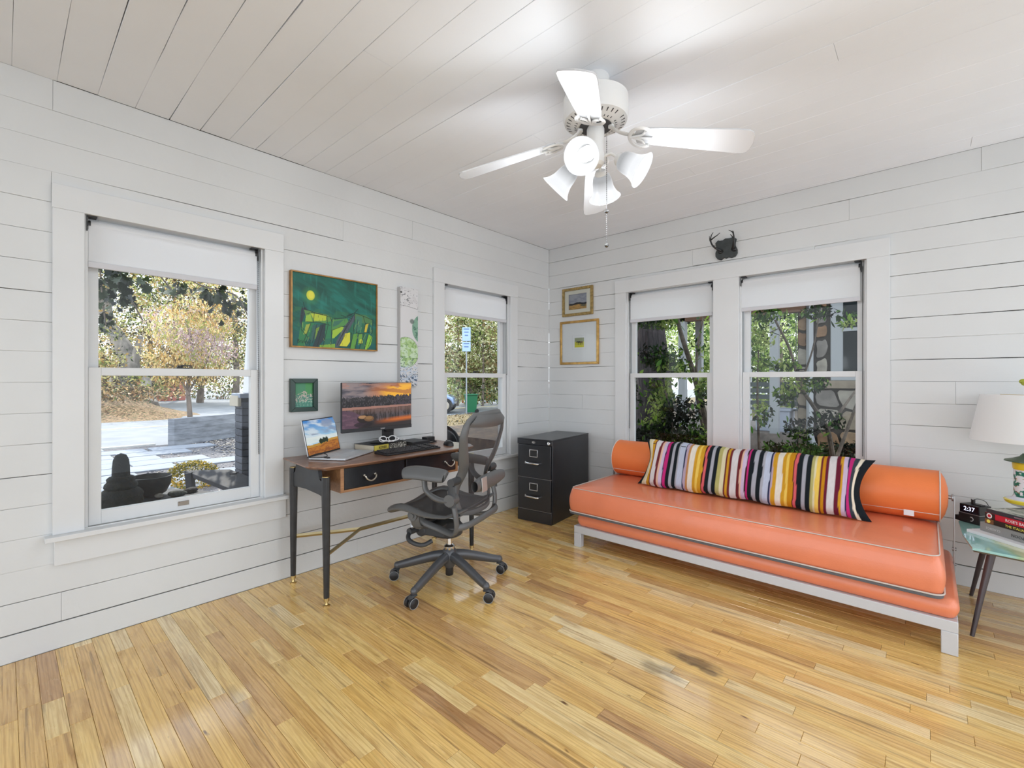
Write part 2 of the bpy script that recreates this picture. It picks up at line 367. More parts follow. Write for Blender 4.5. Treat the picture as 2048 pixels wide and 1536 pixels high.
build_wall('wall_back', MBk, 0, 5.0, [W3, W4], 8, joints=((8, 3.13), (17, 2.60), (18, 3.24), (7, .42)))

# ceiling boards run along x, one object each
ceil = thing('ceiling', kind='structure')
MB().box(-.15, 5.0, -1.7, YB+.15, H+.013, H+.12).build('ceiling_core', GAPM, ceil, smooth=False)
MC = Matrix(((1, 0, 0, 0), (0, 1, 0, 0), (0, 0, -1, H), (0, 0, 0, 1)))
rg = random.Random(21); y = -1.678; prev = .001
while y < YB-.01:
    y1 = min(YB, y+.142); big = y < .9
    e = rg.choice([.002, .003, .0042]) if big else (rg.choice([.0008, .0014, .0022]) if y < 2 else rg.choice([.0001, .0004, .0008]))
    xs = [0, 5.0]
    if rg.random() < .45: xs = [0, rg.uniform(1.2, 4), 5.0]
    for a, c in zip(xs, xs[1:]):
        v, f = board_mesh(c-a, y1-y, prev, e, rg.uniform(-.001, .0008), seg=8, rg=rg)
        mb = MB(MC @ Matrix.Translation((a, y, 0))); mb.add(v, f); mb.build('board', CEILM, ceil, smooth=False)
    prev = e; y = y1

# floor strips
floor = thing('floor', kind='structure')
MB().box(-.01, 5.0, -1.7, YB, -.15, -.013).build('subfloor', GAPM, floor, smooth=False)
rg = random.Random(11); strips = []
yaw = R(42.1); cs, sn = math.cos(yaw), math.sin(yaw); nrow = int((YB+1.7)/.0625)
for r_ in range(nrow+1):
    y0 = YB-.0625*(r_+1); y1 = y0+.0625; y0 = max(y0, -1.7)
    if y1-y0 < .01: continue
    x = -rg.uniform(0, .8)
    while x < 5.0:
        L_ = rg.choice([.28, .4, .5, .65, .8, 1.0, 1.3])*rg.uniform(.85, 1.15); a, c = max(0, x), min(5.0, x+L_); x += L_
        if c-a > .02: strips.append((a, c, y0, y1, rg.random(), rg.random(), rg.random()))
def score(s):
    best = 0
    for t in (0, .25, .5, .75, 1):
        px, py = s[0]+(s[1]-s[0])*t-3.002, (s[2]+s[3])/2; D = -sn*px+cs*py
        if D > .9 and abs(cs*px+sn*py)/D < 1.13 and 1.25/D < .87: best = max(best, (s[1]-s[0])/D**2)
    return best
strips.sort(key=score, reverse=True)
def strip_geo(mb, s, jit):
    a, c, y0, y1, t, u, v_ = s; g = .0004; ch = .0011; z = jit
    x0, x1, p, q = a+g, c-g, y0+g, y1-g; k = (t, u, v_)
    mb.add([(x0,p,-.012),(x1,p,-.012),(x1,q,-.012),(x0,q,-.012),(x0,p,z-ch),(x1,p,z-ch),(x1,q,z-ch),(x0,q,z-ch),(x0+ch,p+ch,z),(x1-ch,p+ch,z),(x1-ch,q-ch,z),(x0+ch,q-ch,z)],
           [(8,9,10,11),(4,5,9,8),(5,6,10,9),(6,7,11,10),(7,4,8,11),(0,1,5,4),(1,2,6,5),(2,3,7,6),(3,0,4,7)], col=k)
for s in strips[:300]:
    mb = MB(); strip_geo(mb, s, -rg.random()*.0004); mb.build('strip', FLOORM, floor, smooth=False, cols=True, fix=False)
mb = MB()
for s in strips[300:]: strip_geo(mb, s, -rg.random()*.0004)
tag(mb.build('strip_rest', FLOORM, floor, smooth=False, cols=True, fix=False), kind='stuff')

# ------------------------------------------------------------------ windows
def MW(M): return M                                                # local axes: u along wall, z up, n into the room
def window(idx, M, W, sill=True, casL=.105, casR=.11, head=.12, stool=(0, 0), shared=False, lift=False):
    u0, u1, z0, z1 = W; root = thing('window_%d' % idx, kind='structure')
    b = MB(M); b.box(u0-.02, u0, z0, z1, -.15, .0).box(u1, u1+.02, z0, z1, -.15, 0).box(u0-.02, u1+.02, z1, z1+.02, -.15, 0).box(u0-.02, u1+.02, z0-.03, z0, -.16, 0).build('jamb', TRIMW, root, smooth=False)
    b = MB(M)                                                       # parting stops
    for a, c in ((u0, u0+.014), (u1-.014, u1)): b.box(a, c, z0, z1, -.024, -.008)
    b.build('stop', TRIMW, root, .001)
    zm0, zm1 = 1.270, 1.312
    def sash(name, a, c, p, q, n0, n1, st, top, bot):
        s = MB(M).box(a, a+st, p, q, n0, n1).box(c-st, c, p, q, n0, n1).box(a+st, c-st, q-top, q, n0, n1).box(a+st, c-st, p, p+bot, n0, n1).build(name, TRIMW, root, .0015)
        g = MB(M).add([(a+st-.004, p+bot-.004, (n0+n1)/2), (c-st+.004, p+bot-.004, (n0+n1)/2), (c-st+.004, q-top+.004, (n0+n1)/2), (a+st-.004, q-top+.004, (n0+n1)/2)], [(0, 1, 2, 3)]).build('pane', GLASS, s, smooth=False, fix=False)
        return s
    lo = sash('lower_sash', u0+.016, u1-.016, z0+.004, zm1, -.062, -.028, .048, .040, .066)
    up = sash('upper_sash', u0+.016, u1-.016, zm0+.002, z1, -.105, -.07, .042, .04, .038)
    uc = (u0+u1)/2; mk = MB(M)
    mk.box(uc-.03, uc+.03, zm1, zm1+.006, -.06, -.03).cyl((uc-.012, zm1+.006, -.045), (uc-.012, zm1+.018, -.045), .013, n=12).box(uc-.008, uc+.038, zm1+.012, zm1+.02, -.05, -.038).build('sash_lock', BLACKM, root, .001)
    if lift:
        l = MB(M).box(uc-.025, uc+.025, z0+.028, z0+.052, -.028, -.024).box(uc-.02, uc+.02, z0+.046, z0+.052, -.024, -.014).build('sash_lift', mat('bronze_plate', (.28, .24, .20), .45, metal=.6), root, .001)
    return root
def casing(root, M, pieces):
    for nm, (a, c, z0, z1, d) in pieces: MB(M).box(a, c, z0, z1, -.002, d).build(nm, TRIMW, root, .002)
w1 = window(1, ML, W1, lift=True); w2 = window(2, ML, W2); w3 = window(3, MBk, W3); w4 = window(4, MBk, W4)
casing(w1, ML, [('head_casing', (.150, 1.176, 2.045, 2.158, .021)), ('side_casing', (.152, .262, .535, 2.045, .02)), ('side_casing', (1.066, 1.176, .535, 2.045, .02)), ('stool', (.126, 1.192, .512, .535, .062)), ('apron', (.158, 1.190, .391, .512, .02))])
casing(w2, ML, [('head_casing', (2.353, 3.39, 2.055, 2.17, .021)), ('side_casing', (2.353, 2.467, .535, 2.055, .02)), ('side_casing', (3.282, 3.385, .535, 2.055, .02)), ('stool', (2.325, 3.41, .512, .535, .062)), ('apron', (2.36, 3.385, .393, .512, .02))])
casing(w3, MBk, [('head_casing', (.800, 2.819, 2.066, 2.186, .021)), ('side_casing', (.802, .912, .535, 2.066, .02)), ('mullion_casing', (1.70, 1.896, .535, 2.066, .02)), ('stool', (.775, 2.845, .512, .535, .06)), ('apron', (.81, 2.81, .393, .512, .02))])
casing(w4, MBk, [('side_casing', (2.697, 2.819, .535, 2.066, .02))])
for o in w3.children:
    if o.name.startswith('jamb'): pass
# roller shades
def roller(M, W, zb, chain_side, chain_z, label, closeup=False):
    u0, u1, z1 = W[0], W[1], W[3]; t = thing('roller_shade', label=label, cat='window shade', group='white roller shades pulled down a little')
    a, c = u0+.012, u1-.034 if chain_side > 0 else u1-.014
    if chain_side < 0: a = u0+.034
    r = .021; zc = z1-.040
    MB(M).cyl((a, zc, -.026), (c, zc, -.026), r, n=20).build('roll', SHADE_FAB, t)
    MB(M).box(a+.003, c-.003, zb+.02, zc, -.007, -.0062).build('fabric', SHADE_FAB, t, smooth=False)
    MB(M).box(a+.001, c-.001, zb, zb+.030, -.013, -.002).build('hem_bar', mat('hem_grey', (.60, .60, .63), .6), t, .003)
    for s, q in ((1, a), (-1, c)):
        MB(M).box(q-.004 if s > 0 else q, q if s > 0 else q+.004, z1-.075, z1-.003, -.045, .004).box(q-.004 if s > 0 else q-.034, q+.034 if s > 0 else q+.004, z1-.008, z1-.001, -.04, .004).cyl((q-.001, zc, -.026), (q+s*.012, zc, -.026), .022, n=12).build('bracket', BLACKM, t, .001)
    q = c+.010 if chain_side > 0 else a-.010; b = MB(M)
    for dz in (-.006, .006):
        b.tube([(q, zc, -.026+dz*2), (q, (zc+chain_z)/2, -.016+dz*1.2), (q, chain_z+.012, -.010+dz)], .0013, 5)
        z = zc
        while z > chain_z+.012: b.sph((q, z, -.013+dz*1.1+(z-chain_z)/(zc-chain_z)*-.012), .0022, 4, 3); z -= .012
    b.tube([(q, chain_z+.012+math.sin(k)*-.012, -.010+.006*math.cos(k)) for k in np.linspace(0, PI, 7)], .0016, 5)
    tag(b.build('pull_chain', CORD, t), kind='stuff'); return t
roller(ML, W1, 1.795, 1, .80, 'white roller shade with black brackets on the big window left of the green painting')
roller(ML, W2, 1.80, 1, 1.30, 'white roller shade on the window behind the office chair')
roller(MBk, W3, 1.782, -1, .80, 'white roller shade on the left-hand window over the orange daybed')
roller(MBk, W4, 1.790, 1, .73, 'white roller shade on the right-hand window over the orange daybed')

# ------------------------------------------------------------------ daybed
ORANGE = mat('orange_leather', (.80, .235, .115), .44, var=.05, nscale=5, bump=.12, bscale=180, spec=.5, coat=.35)
ORANGE2 = mat('orange_leather_bolster', (.80, .20, .055), .42, var=.05, nscale=5, bump=.1, bscale=180, spec=.4)
PIPE = mat('pale_piping', (.62, .55, .50), .6); GREYW = mat('grey_felt', (.12, .12, .13), .9, bump=.3, bscale=200)
SILVER = mat('silver_painted_metal', (.60, .61, .64), .38, metal=.2, bump=.03)
def rrect(x0, x1, y0, y1, r, n=6):
    out = []
    for cx, cy, a in ((x1-r, y1-r, 0), (x0+r, y1-r, PI/2), (x0+r, y0+r, PI), (x1-r, y0+r, 1.5*PI)):
        for k in range(n+1): out.append((cx+r*math.cos(a+PI/2*k/n), cy+r*math.sin(a+PI/2*k/n)))
    return out
def mattress(mb, x0, x1, y0, y1, z0, z1, r=.05, bulge=.02, crown=.012, inset=0.0):
    N = 8; rings = []
    def ring(off, z): return [(x, y, z) for x, y in rrect(x0-off, x1+off, y0-off, y1+off, max(.004, r+off))]
    prof = [(-.004, z0)]+[(bulge*math.sin(PI*k/N)-inset*k/N, z0+.004+(z1-z0-.008)*k/N) for k in range(N+1)]+[(-inset-.006, z1), (-inset-.05, z1+crown*.35), (-inset-.16, z1+crown*.8)]
    rs = [ring(o, z) for o, z in prof]; n = len(rs[0]); v = [p for q in rs for p in q]; f = []
    for i in range(len(rs)-1):
        for k in range(n): f.append((i*n+k, i*n+(k+1) % n, (i+1)*n+(k+1) % n, (i+1)*n+k))
    f.append(tuple(range(n))[::-1]); c = len(v); v.append(((x0+x1)/2, (y0+y1)/2, z1+crown))
    for k in range(n): f.append(((len(rs)-1)*n+k, (len(rs)-1)*n+(k+1) % n, c))
    mb.add(v, f)
bed = thing('daybed', (2.0, 3.3, 0), 0, 'orange leather daybed with round bolster back on low silver metal frame', 'daybed')
T = Matrix.Translation((-2.0, -3.3, 0)); 
fr = MB(T); FX0, FX1, FY0, FY1 = 1.025, 3.105, 2.885, 3.76
fr.box(FX0, FX1, FY0, FY0+.045, .104, .156).box(FX0, FX1, FY1-.045, FY1, .104, .156).box(FX0, FX0+.045, FY0+.045, FY1-.045, .104, .156).box(FX1-.045, FX1, FY0+.045, FY1-.045, .104, .156).box(FX0+.045, FX1-.045, 3.3, 3.34, .12, .15)
fr.build('frame', SILVER, bed, .003)
for x in (FX0, FX1-.058):
    for y in (FY0, FY1-.045): MB(T).box(x, x+.058, y, y+.045, 0, .104).build('leg', SILVER, bed, .003)
b = MB(T); mattress(b, 1.045, 3.098, 2.905, 3.755, .158, .245, .035, .014, .002); b.build('lower_cushion', ORANGE, bed, ang=60)
b = MB(T); mattress(b, .985, 3.055, 2.868, 3.735, .262, .435, .045, .016, .014, .012); b.build('mattress', ORANGE, bed, ang=60)
b = MB(T); b.prism(rrect(.982, 3.058, 2.862, 3.738, .045), .247, .263); b.build('underside_band', GREYW, bed, .002)
b = MB(T); b.tube([(x, y, .266) for x, y in rrect(.980, 3.060, 2.861, 3.74, .047)], .0038, 8, closed=True)
b.tube([(x, y, .4365) for x, y in rrect(.996, 3.044, 2.880, 3.722, .05)], .0028, 8, closed=True); b.build('piping', PIPE, bed)
bl = MB(T); r0 = .143; yb, zb = 3.585, .588; prof = [(.004, -.036), (.05, -.034), (.10, -.022), (.128, -.008), (r0, 0)]
L_ = 2.03; prof2 = prof+[(r0+.003, .5), (r0+.003, L_-.5), (r0, L_)]+[(r, L_-z) for r, z in prof[:-1]][::-1]
bl.lathe(prof2, 40, Mx((1.023, yb, zb), ry=PI/2)); bol = bl.build('bolster', ORANGE2, bed, ang=50)
b = MB(T)
for x in (1.023, 3.053): b.tube([(x, yb+(r0+.002)*math.cos(a), zb+(r0+.002)*math.sin(a)) for a in np.linspace(0, 2*PI, 36, endpoint=False)], .0032, 6, closed=True)
b.tube([(1.03, yb-r0*math.cos(.62), zb-r0*math.sin(.62)-.001), (3.05, yb-r0*math.cos(.62), zb-r0*math.sin(.62)-.001)], .0022, 6); b.build('piping', PIPE, bol)
b = MB(T); b.box(2.90, 2.945, yb-r0*math.cos(.62)-.004, yb-r0*math.cos(.62)-.001, zb-r0*math.sin(.62)-.028, zb-r0*math.sin(.62)+.004); b.build('care_label', mat('label_white', (.75, .76, .78), .7), bol)
for s, x in ((1, 3.098), (-1, .98)):
    b = MB(T); b.cyl((x-.02*s, yb, zb), (x+.018*s, yb, zb), .011).cyl((x+.004*s, yb, zb), (x+.012*s, yb, zb), .02)
    b.box(*sorted((x+.012*s, x+.018*s)), yb-.012, yb+.012, .17, zb+.012).cyl((x+.006*s, yb, .30), (x+.024*s, yb, .30), .010).cyl((x+.006*s, yb, .215), (x+.024*s, yb, .215), .008)
    b.build('bolster_arm', mat('steel_arm', (.34, .34, .35), .35, metal=.8), bed, .001)

# ------------------------------------------------------------------ striped pillow
PAL = dict(k='#1b2126', c='#dcd2ae', e='#e8dcc6', g='#cf9a2c', m='#6f2a2e', w='#d8d2d2', p='#e3b9a2', n='#232a4a', f='#c42f78', y='#a9a9b2', b='#bcc3d6', l='#b7a4b6', t='#bf8a55', i='#e6ddce', Y='#ecc75e', G='#c98a1c', d='#3a1a1e', r='#d9646a', o='#b5ad6e', M='#6a2034', s='#39424a', L='#cdb9d3')
ST = [(1.363,'k'),(1.384,'c'),(1.413,'e'),(1.427,'g'),(1.45,'m'),(1.461,'w'),(1.497,'m'),(1.514,'p'),(1.53,'L'),(1.552,'n'),(1.558,'f'),(1.579,'k'),(1.606,'y'),(1.625,'k'),(1.651,'y'),(1.659,'b'),(1.70,'n'),(1.708,'l'),(1.726,'t'),(1.741,'i'),(1.776,'g'),(1.796,'Y'),(1.813,'g'),(1.837,'d'),(1.844,'r'),(1.859,'k'),(1.885,'y'),(1.906,'k'),(1.93,'o'),(1.957,'c'),(1.98,'m'),(1.992,'g'),(2.005,'m'),(2.021,'w'),(2.061,'m'),(2.079,'p'),(2.092,'L'),(2.113,'d'),(2.12,'f'),(2.132,'k'),(2.158,'y'),(2.18,'k'),(2.208,'y'),(2.222,'b'),(2.253,'n'),(2.261,'l'),(2.269,'g'),(2.292,'i'),(2.324,'g'),(2.343,'Y'),(2.356,'G'),(2.384,'d'),(2.389,'r'),(2.404,'k'),(2.431,'y'),(2.453,'k'),(2.477,'o'),(2.493,'c'),(2.50,'Y'),(2.522,'m'),(2.533,'G'),(2.548,'M'),(2.561,'w'),(2.598,'M'),(2.62,'g'),(2.631,'L'),(2.655,'n'),(2.663,'f'),(2.681,'s'),(2.706,'e'),(2.726,'k')]
sx_ = [a for a, _ in ST]
def stripe(x):
    k = 0
    for i, a in enumerate(sx_):
        if x >= a: k = i
    return lin(PAL[ST[k][1]])
pil = thing('pillow', (2.07, 3.3, .45), 0, 'long lumbar pillow in multicoloured kilim stripes leaning on the orange bolster', 'pillow')
X0, X1 = 1.352, 2.775; NU, NV = 284, 18
def pf(side):
    def fn(u, v):
        a = 2*u-1; b_ = 2*v-1
        e = (1-abs(a)**9)**.5*(1-abs(b_)**4)**.5
        th = .068*max(e, 0)
        pinch = 1-.12*(1-abs(a)**.8)*0-.10*max(0, (abs(a)-.90)/.1)*(1-abs(b_))**1.3*0
        x = (X0+X1)/2+a*(X1-X0)/2; x -= math.copysign(.065*max(0, (abs(a)-.82)/.18)*(1-b_*b_), a)
        x += .012*math.sin(b_*2.2)*max(0, abs(a)-.6)
        h = .178*b_*(1-.05*(1-abs(a)))
        h += .004*math.sin(u*37)*abs(b_)
        th *= 1+.10*math.sin(u*26+b_*2)+.22*math.sin(b_*7+3)*max(0, abs(a)-.86)/.14
        t = R(22); yy = 3.335+h*math.sin(t)-side*th*math.cos(t)+.02*b_*0; zz = .45+.176+h*math.cos(t)+side*th*math.sin(t)*.5
        if a > .93 and abs(b_) > .8: zz += -.0*b_
        return (x-2.07, yy-3.3, zz-.45-.006)
    return fn
def pcol(u, v):
    x = X0+u*(X1-X0)+.0012*math.sin(v*9+u*20); c = stripe(x); q = .90+.1*random.random(); return tuple(k*q for k in c)
b = MB(); b.grid(pf(1), NU, NV, colfn=pcol); b.build('front_cover', vmat('kilim_wool', .92, bump=.35, bscale=420, spec=.15), pil, cols=True, fix=False, ang=80)
b = MB(); b.grid(pf(-1), 60, NV, colfn=lambda u, v: lin('#2a2d31')); b.build('back_cover', _mats['kilim_wool'], pil, cols=True, ang=80)
for (x, w_) in ((1.437, .018), (1.678, .034)):
    u = (x-X0)/(X1-X0); p = pf(1)(u, .90); q = pf(1)(u, .98); b = MB()
    b.add([(p[0]-w_/2, p[1]-.004, p[2]), (p[0]+w_/2, p[1]-.004, p[2]), (q[0]+w_/2, q[1]-.004, q[2]-.008), (q[0]-w_/2, q[1]-.004, q[2]-.008), (p[0]-w_/2, p[1]+.002, p[2]), (p[0]+w_/2, p[1]+.002, p[2]), (q[0]+w_/2, q[1]+.002, q[2]-.008), (q[0]-w_/2, q[1]+.002, q[2]-.008)], [(0,1,2,3),(7,6,5,4),(0,4,5,1),(1,5,6,2),(2,6,7,3),(3,7,4,0)]).build('patch', mat('black_cloth', (.008, .008, .009), .9), pil)

# ------------------------------------------------------------------ filing cabinet
fc = thing('filing_cabinet', (.255, 3.114, 0), R(6.5), 'black two-drawer metal filing cabinet in the corner beside the daybed', 'filing cabinet')
CAB = mat('black_enamel', (.014, .015, .019), .30, spec=.7, var=.2, nscale=6, bump=.04, bscale=12)
fw, fd, fh = .36, .70, .731
b = MB().box(0, fw, .014, fd, .0, fh-.012); b.build('body', CAB, fc, .003)
MB().box(-.002, fw+.002, .0, fd, fh-.012, fh).build('top', CAB, fc, .003)
MB().box(.0, fw, -.001, .014, fh-.052, fh-.012).build('top_rail', CAB, fc, .002)
MB().box(.004, fw-.004, -.002, .014, .0, .098).build('base_panel', CAB, fc, .002)
for z0 in (.103, .385): MB().box(.006, fw-.006, -.003, .012, z0, z0+.003).build('edge_strip', mat('worn_edge', (.35, .35, .36), .35, metal=.6), fc)
b = MB(); b.lathe([(.014, 0), (.014, .008), (.009, .010), (.004, .006), (.001, .006)], 20, Mx((fw-.028, 0, fh-.030), rx=PI/2)); b.build('lock', CHROME, fc)
b = MB(); b.lathe([(.018, 0), (.018, .002), (.001, .0025)], 24, Mx((fw/2-.005, -.001, fh-.030), rx=PI/2, sc=(1, .62, 1))); b.build('badge', CHROME, fc)
CARD = mat('card_black', (.02, .02, .02), .7)
for z0 in (.107, .390):
    z1 = z0+(.276 if z0 < .2 else .287); d = MB().box(.010, fw-.010, -.006, .012, z0, z1).build('drawer', CAB, fc, .003)
    xc, zc = .178, z1-.072; b = MB()
    for s in ((-.044, .044, .026, .034), (-.044, .044, -.034, -.026), (-.044, -.036, -.034, .034), (.036, .044, -.034, .034)): b.box(xc+s[0], xc+s[1], -.012, -.006, zc+s[2], zc+s[3])
    b.build('label_holder', CHROME, d, .001); MB().box(xc-.036, xc+.036, -.008, -.006, zc-.026, zc+.026).build('label_card', CARD, d)
    zh = z1-.155; b = MB(); b.tube([(xc-.062, -.006, zh), (xc-.062, -.03, zh), (xc-.05, -.036, zh), (xc+.045, -.036, zh-.004), (xc+.058, -.03, zh-.004), (xc+.058, -.006, zh-.004)], .0085, 10).box(xc-.083, xc-.071, -.022, -.006, zh-.010, zh+.010)
    b.build('handle', CHROME, d)

# ------------------------------------------------------------------ desk
desk = thing('desk', (.3, 1.745, 0), 0, 'walnut-topped writing desk with two black drawers, black legs and brass stretcher', 'desk')
T = Matrix.Translation((-.3, -1.745, 0)); ZT = .765
top = [(.02, 1.17), (.42, 1.135), (.525, 1.19), (.545, 1.45), (.55, 1.745), (.545, 2.04), (.525, 2.32), (.42, 2.385), (.02, 2.35)]
b = MB(T); n = len(top); ctr = Vector((.28, 1.745))
def sc_(p, d): v = Vector(p)-ctr; v2 = v*(1-d/v.length); return (ctr.x+v2.x, ctr.y+v2.y)
lo = [sc_(p, .028) for p in top]
b.add([(x, y, ZT-.022) for x, y in lo]+[(x, y, ZT-.007) for x, y in top]+[(x, y, ZT) for x, y in top], [tuple(range(n))[::-1], tuple(range(2*n, 3*n))]+[(i, (i+1) % n, n+(i+1) % n, n+i) for i in range(n)]+[(n+i, n+(i+1) % n, 2*n+(i+1) % n, 2*n+i) for i in range(n)])
b.build('desktop', WALNUT, desk, .0015, smooth=False)
DX0, DX1, DY0, DY1, DZ0, DZ1 = .10, .50, 1.30, 2.19, .598, .742
b = MB(T).box(DX0, DX1, DY0, DY0+.022, DZ0, DZ1).box(DX0, DX1, DY1-.022, DY1, DZ0, DZ1).box(DX0, DX1, DY0+.022, DY1-.022, DZ0, DZ0+.014).box(DX0, DX1, DY0+.022, DY1-.022, DZ1-.004, DZ1).box(DX0, DX1-.02, 1.739, 1.751, DZ0+.014, DZ1-.004).box(DX0, DX0+.012, DY0+.022, DY1-.022, DZ0+.014, DZ1-.004)
b.build('drawer_case', TEAK, desk, .0015)
MB(T).box(DX0+.02, DX1-.05, DY0-.012, DY1+.012, DZ1-.001, ZT-.021).build('spacer', BLKMET, desk)
DRW = mat('drawer_black_lacquer', (.012, .014, .018), .28, var=.3, nscale=14, spec=.5, bump=.03)
for a, c, yh in ((DY0+.024, 1.738, 1.485), (1.752, DY1-.024, 2.105)):
    d = MB(T).box(DX1-.018, DX1-.002, a, c, DZ0+.016, DZ1-.006).build('drawer', DRW, desk, .0015)
    b = MB(T); P = [(DX1-.002, yh-.035, .679), (DX1+.018, yh-.036, .676), (DX1+.024, yh-.026, .658), (DX1+.026, yh, .647), (DX1+.024, yh+.026, .658), (DX1+.018, yh+.036, .676), (DX1-.002, yh+.035, .679)]
    b.tube(cr_pts(P, 4), .0045, 8); 
    for s in (-1, 1): b.sph((DX1+.004, yh+.036*s, .680), .008, 8, 6)
    b.build('handle', mat('aged_silver', (.62, .58, .50), .32, metal=.9), d)
BLKW = mat('black_ebonised_wood', (.018, .019, .021), .33, var=.3, nscale=20, spec=.5)
for yl in (1.20, 2.292):
    # end panel between the legs with scooped top corners
    P = [(.122, .575), (.122, .70)]+[(.122+.052*(1-math.cos(a))*1.0, .70-.0+.052*math.sin(a)) for a in np.linspace(0, PI/2, 6)][1:]
    P = [(.118, .60), (.118, .69), (.135, .686), (.150, .695), (.158, .715), (.165, .742), (.455, .742), (.462, .715), (.470, .695), (.486, .686), (.517, .69), (.517, .60), (.46, .606), (.3, .612), (.17, .606)]
    MB(T @ Matrix(((1, 0, 0, 0), (0, 0, 1, yl), (0, 1, 0, 0), (0, 0, 0, 1)))).prism(P, -.011, .011).build('end_panel', BLKW, desk, .0015)
    for xl in (.10, .535):
        ox = .006 if xl < .3 else -.006; b = MB(T)
        b.tube([(xl, yl, .045), (xl+ox*.3, yl, .25), (xl+ox, yl, .60), (xl+ox, yl, .712)], [.0155, .0185, .0235, .0235], 8, up=(1, .41, 0)).build('leg', BLKW, desk, .001)
        b = MB(T); b.lathe([(.001, 0), (.018, 0), (.018, .007), (.010, .010), (.008, .018), (.008, .026), (.015, .028), (.015, .046)], 20, Mx((xl, yl, 0))); b.build('foot', BRASS, desk)
        b = MB(T); b.cyl((xl+ox, yl, .710), (xl+ox, yl, .716), .021).build('leg_cap', BRASS, desk)
b = MB(T)
J0, J1 = (.288, 1.545, .29), (.288, 1.947, .29)
def bar(p, q): b.tube([p, q], .0125, 4, sx=1.0, sy=.42, up=(0, 0, 1))
bar((.100, 1.21, .285), J0); bar((.535, 1.21, .285), J0); bar(J0, J1); bar(J1, (.100, 2.285, .285)); bar(J1, (.535, 2.285, .285))
b.build('stretcher', mat('aged_brass', (.50, .42, .24), .34, metal=.9), desk, smooth=False)

# ------------------------------------------------------------------ things on the desk
def screen_sunset():
    p = Pic(210, 124); u, v = p.u, p.v
    sk = vn(u*5+v*6, v*14-u*2, 4, 4); 
    p.mask(np.ones_like(u), '#5a5560'); p.mask((sk-.40)*4, '#8f7f7f'); p.mask((.45-sk)*5, '#37333d')
    gl = np.clip(1.15-np.hypot((u-.98)/.62, (v-.22)/.30), 0, 1)*1.6; p.mask(gl, '#e08428'); p.mask((gl-.55)*2*(sk > .47), '#ffc63c'); p.mask((gl-.75)*2.5, '#ffb52a', .7)
    p.mask((gl > .3)*(sk < .40)*1., '#9a5a3a', .6); p.mask((v < .13)*(u < .8)*(vn(u*7, v*26, 8) > .55)*1., '#b08070', .6)
    tl = .30-.05*u+.05*vn(u*60, u*0, 3, 2)+.05*(vn(u*140, u*0, 6, 1)-.5); tree = (v > tl)*(v < .565-.03*u)
    p.mask(tree*1., '#1d1a1f'); p.mask(tree*(vn(u*90, v*26, 9) > .60)*1., '#514d52', .8); p.mask(tree*(u > .72)*(vn(u*60, v*30, 2) > .5)*1., '#3d3342', .7)
    p.mask((v > .54-.03*u)*(v < .60-.05*u)*1., '#a97b6e')
    wt = (v > .60-.05*u); p.mask(wt*1., '#2b2628'); p.mask(wt*(vn(u*70, v*5, 12) > .52)*(v < .86)*1., '#5c5358', .8)
    p.mask(wt*np.clip(1-np.abs(v-(.93-.1*u))/.075, 0, 1)*np.clip((u-.42)*3, 0, 1), '#d9701e'); p.mask(wt*np.clip(1-(v-.6)/.12, 0, 1)*(u > .1)*1., '#86604f', .45)
    p.poly([(0, .60), (.14, .63), (.22, .70), (.36, .80), (.34, .90), (.2, 1), (0, 1)], '#5d4355', .9); p.mask((v > .68)*(u < .4-v*.12)*(vn(u*12, v*40, 5) > .55)*1., '#7d5a6a', .5)
    p.ell(.30, .80, .10, .09, '#241a18'); p.ell(.27, .76, .055, .035, '#b98d62', .9); p.ell(.36, .80, .065, .06, '#7a5636', .95); p.ell(.36, .785, .045, .035, '#a07a4c', .7); p.ell(.28, .93, .12, .06, '#17121a', .8)
    return p
def screen_field():
    p = Pic(110, 90); u, v = p.u, p.v; p.mask(np.ones_like(u), '#3f86cf'); p.mask(v*1.6, '#a8d3ea'); q = vn(u*3+v, v*9-u*3, 7, 4)
    p.mask((q-.45)*4, '#dfe9ee', .8); p.mask((vn(u*3+1, v*8-u*2, 3, 3)-.52)*6*(v < .45), '#8c97ae', .8); p.mask((v > .5)*(v < .68)*1., '#e9efe6', .7)
    hz = .715-.09*u+.02*np.sin(u*6); g = v > hz; p.mask(g*1., '#b9731a'); p.mask(g*(vn(u*14, v*40, 5) > .55)*1., '#8c4a14', .8); p.mask(g*(v < hz+.07)*1., '#caa13a', .6); p.mask(g*(v > .9)*(vn(u*30, v*30, 6) > .5)*1., '#7a3a12', .7)
    for k, x in enumerate(np.linspace(.40, .64, 11)): h = .045+.03*((k*7) % 4)/3; p.ell(x, .66-.02*(x > .5), .022, h, '#12280f', 1, .4)
    return p
SCR = vmat('lit_screen', .25, emit=.62)
mon = thing('monitor', (.12, 1.84, .807), 0, 'flat black computer monitor showing a sunset lake, standing on books', 'monitor')
sc0, sc1 = Vector((.205, 1.461, 0)), Vector((.195, 2.008, 0)); MO = frame((.200-.12, 1.7345-1.84, 1.070-.807), sc1-sc0, (0, 0, 1))
MB(MO).box(-.273, .273, -.165, .163, -.018, -.0005).build('screen_housing', BLACKM, mon, .003)
MB(MO).box(-.14, .14, -.10, .09, -.045, -.018).build('rear_housing', BLACKM, mon, .012)
screen_sunset().build('display', .540, .300, MO @ Matrix.Translation((0, .010, .0004)), SCR, mon)
MB(MO).box(-.273, .273, -.165, -.141, -.001, .0022).build('lower_bezel', mat('bezel_grey', (.035, .036, .04), .4), mon, .001)
text('brand_lettering', 'acer', .020, MO @ Matrix.Translation((.03, -.153, .0026)), mat('logo_silver', (.7, .7, .72), .3, metal=.3), mon)
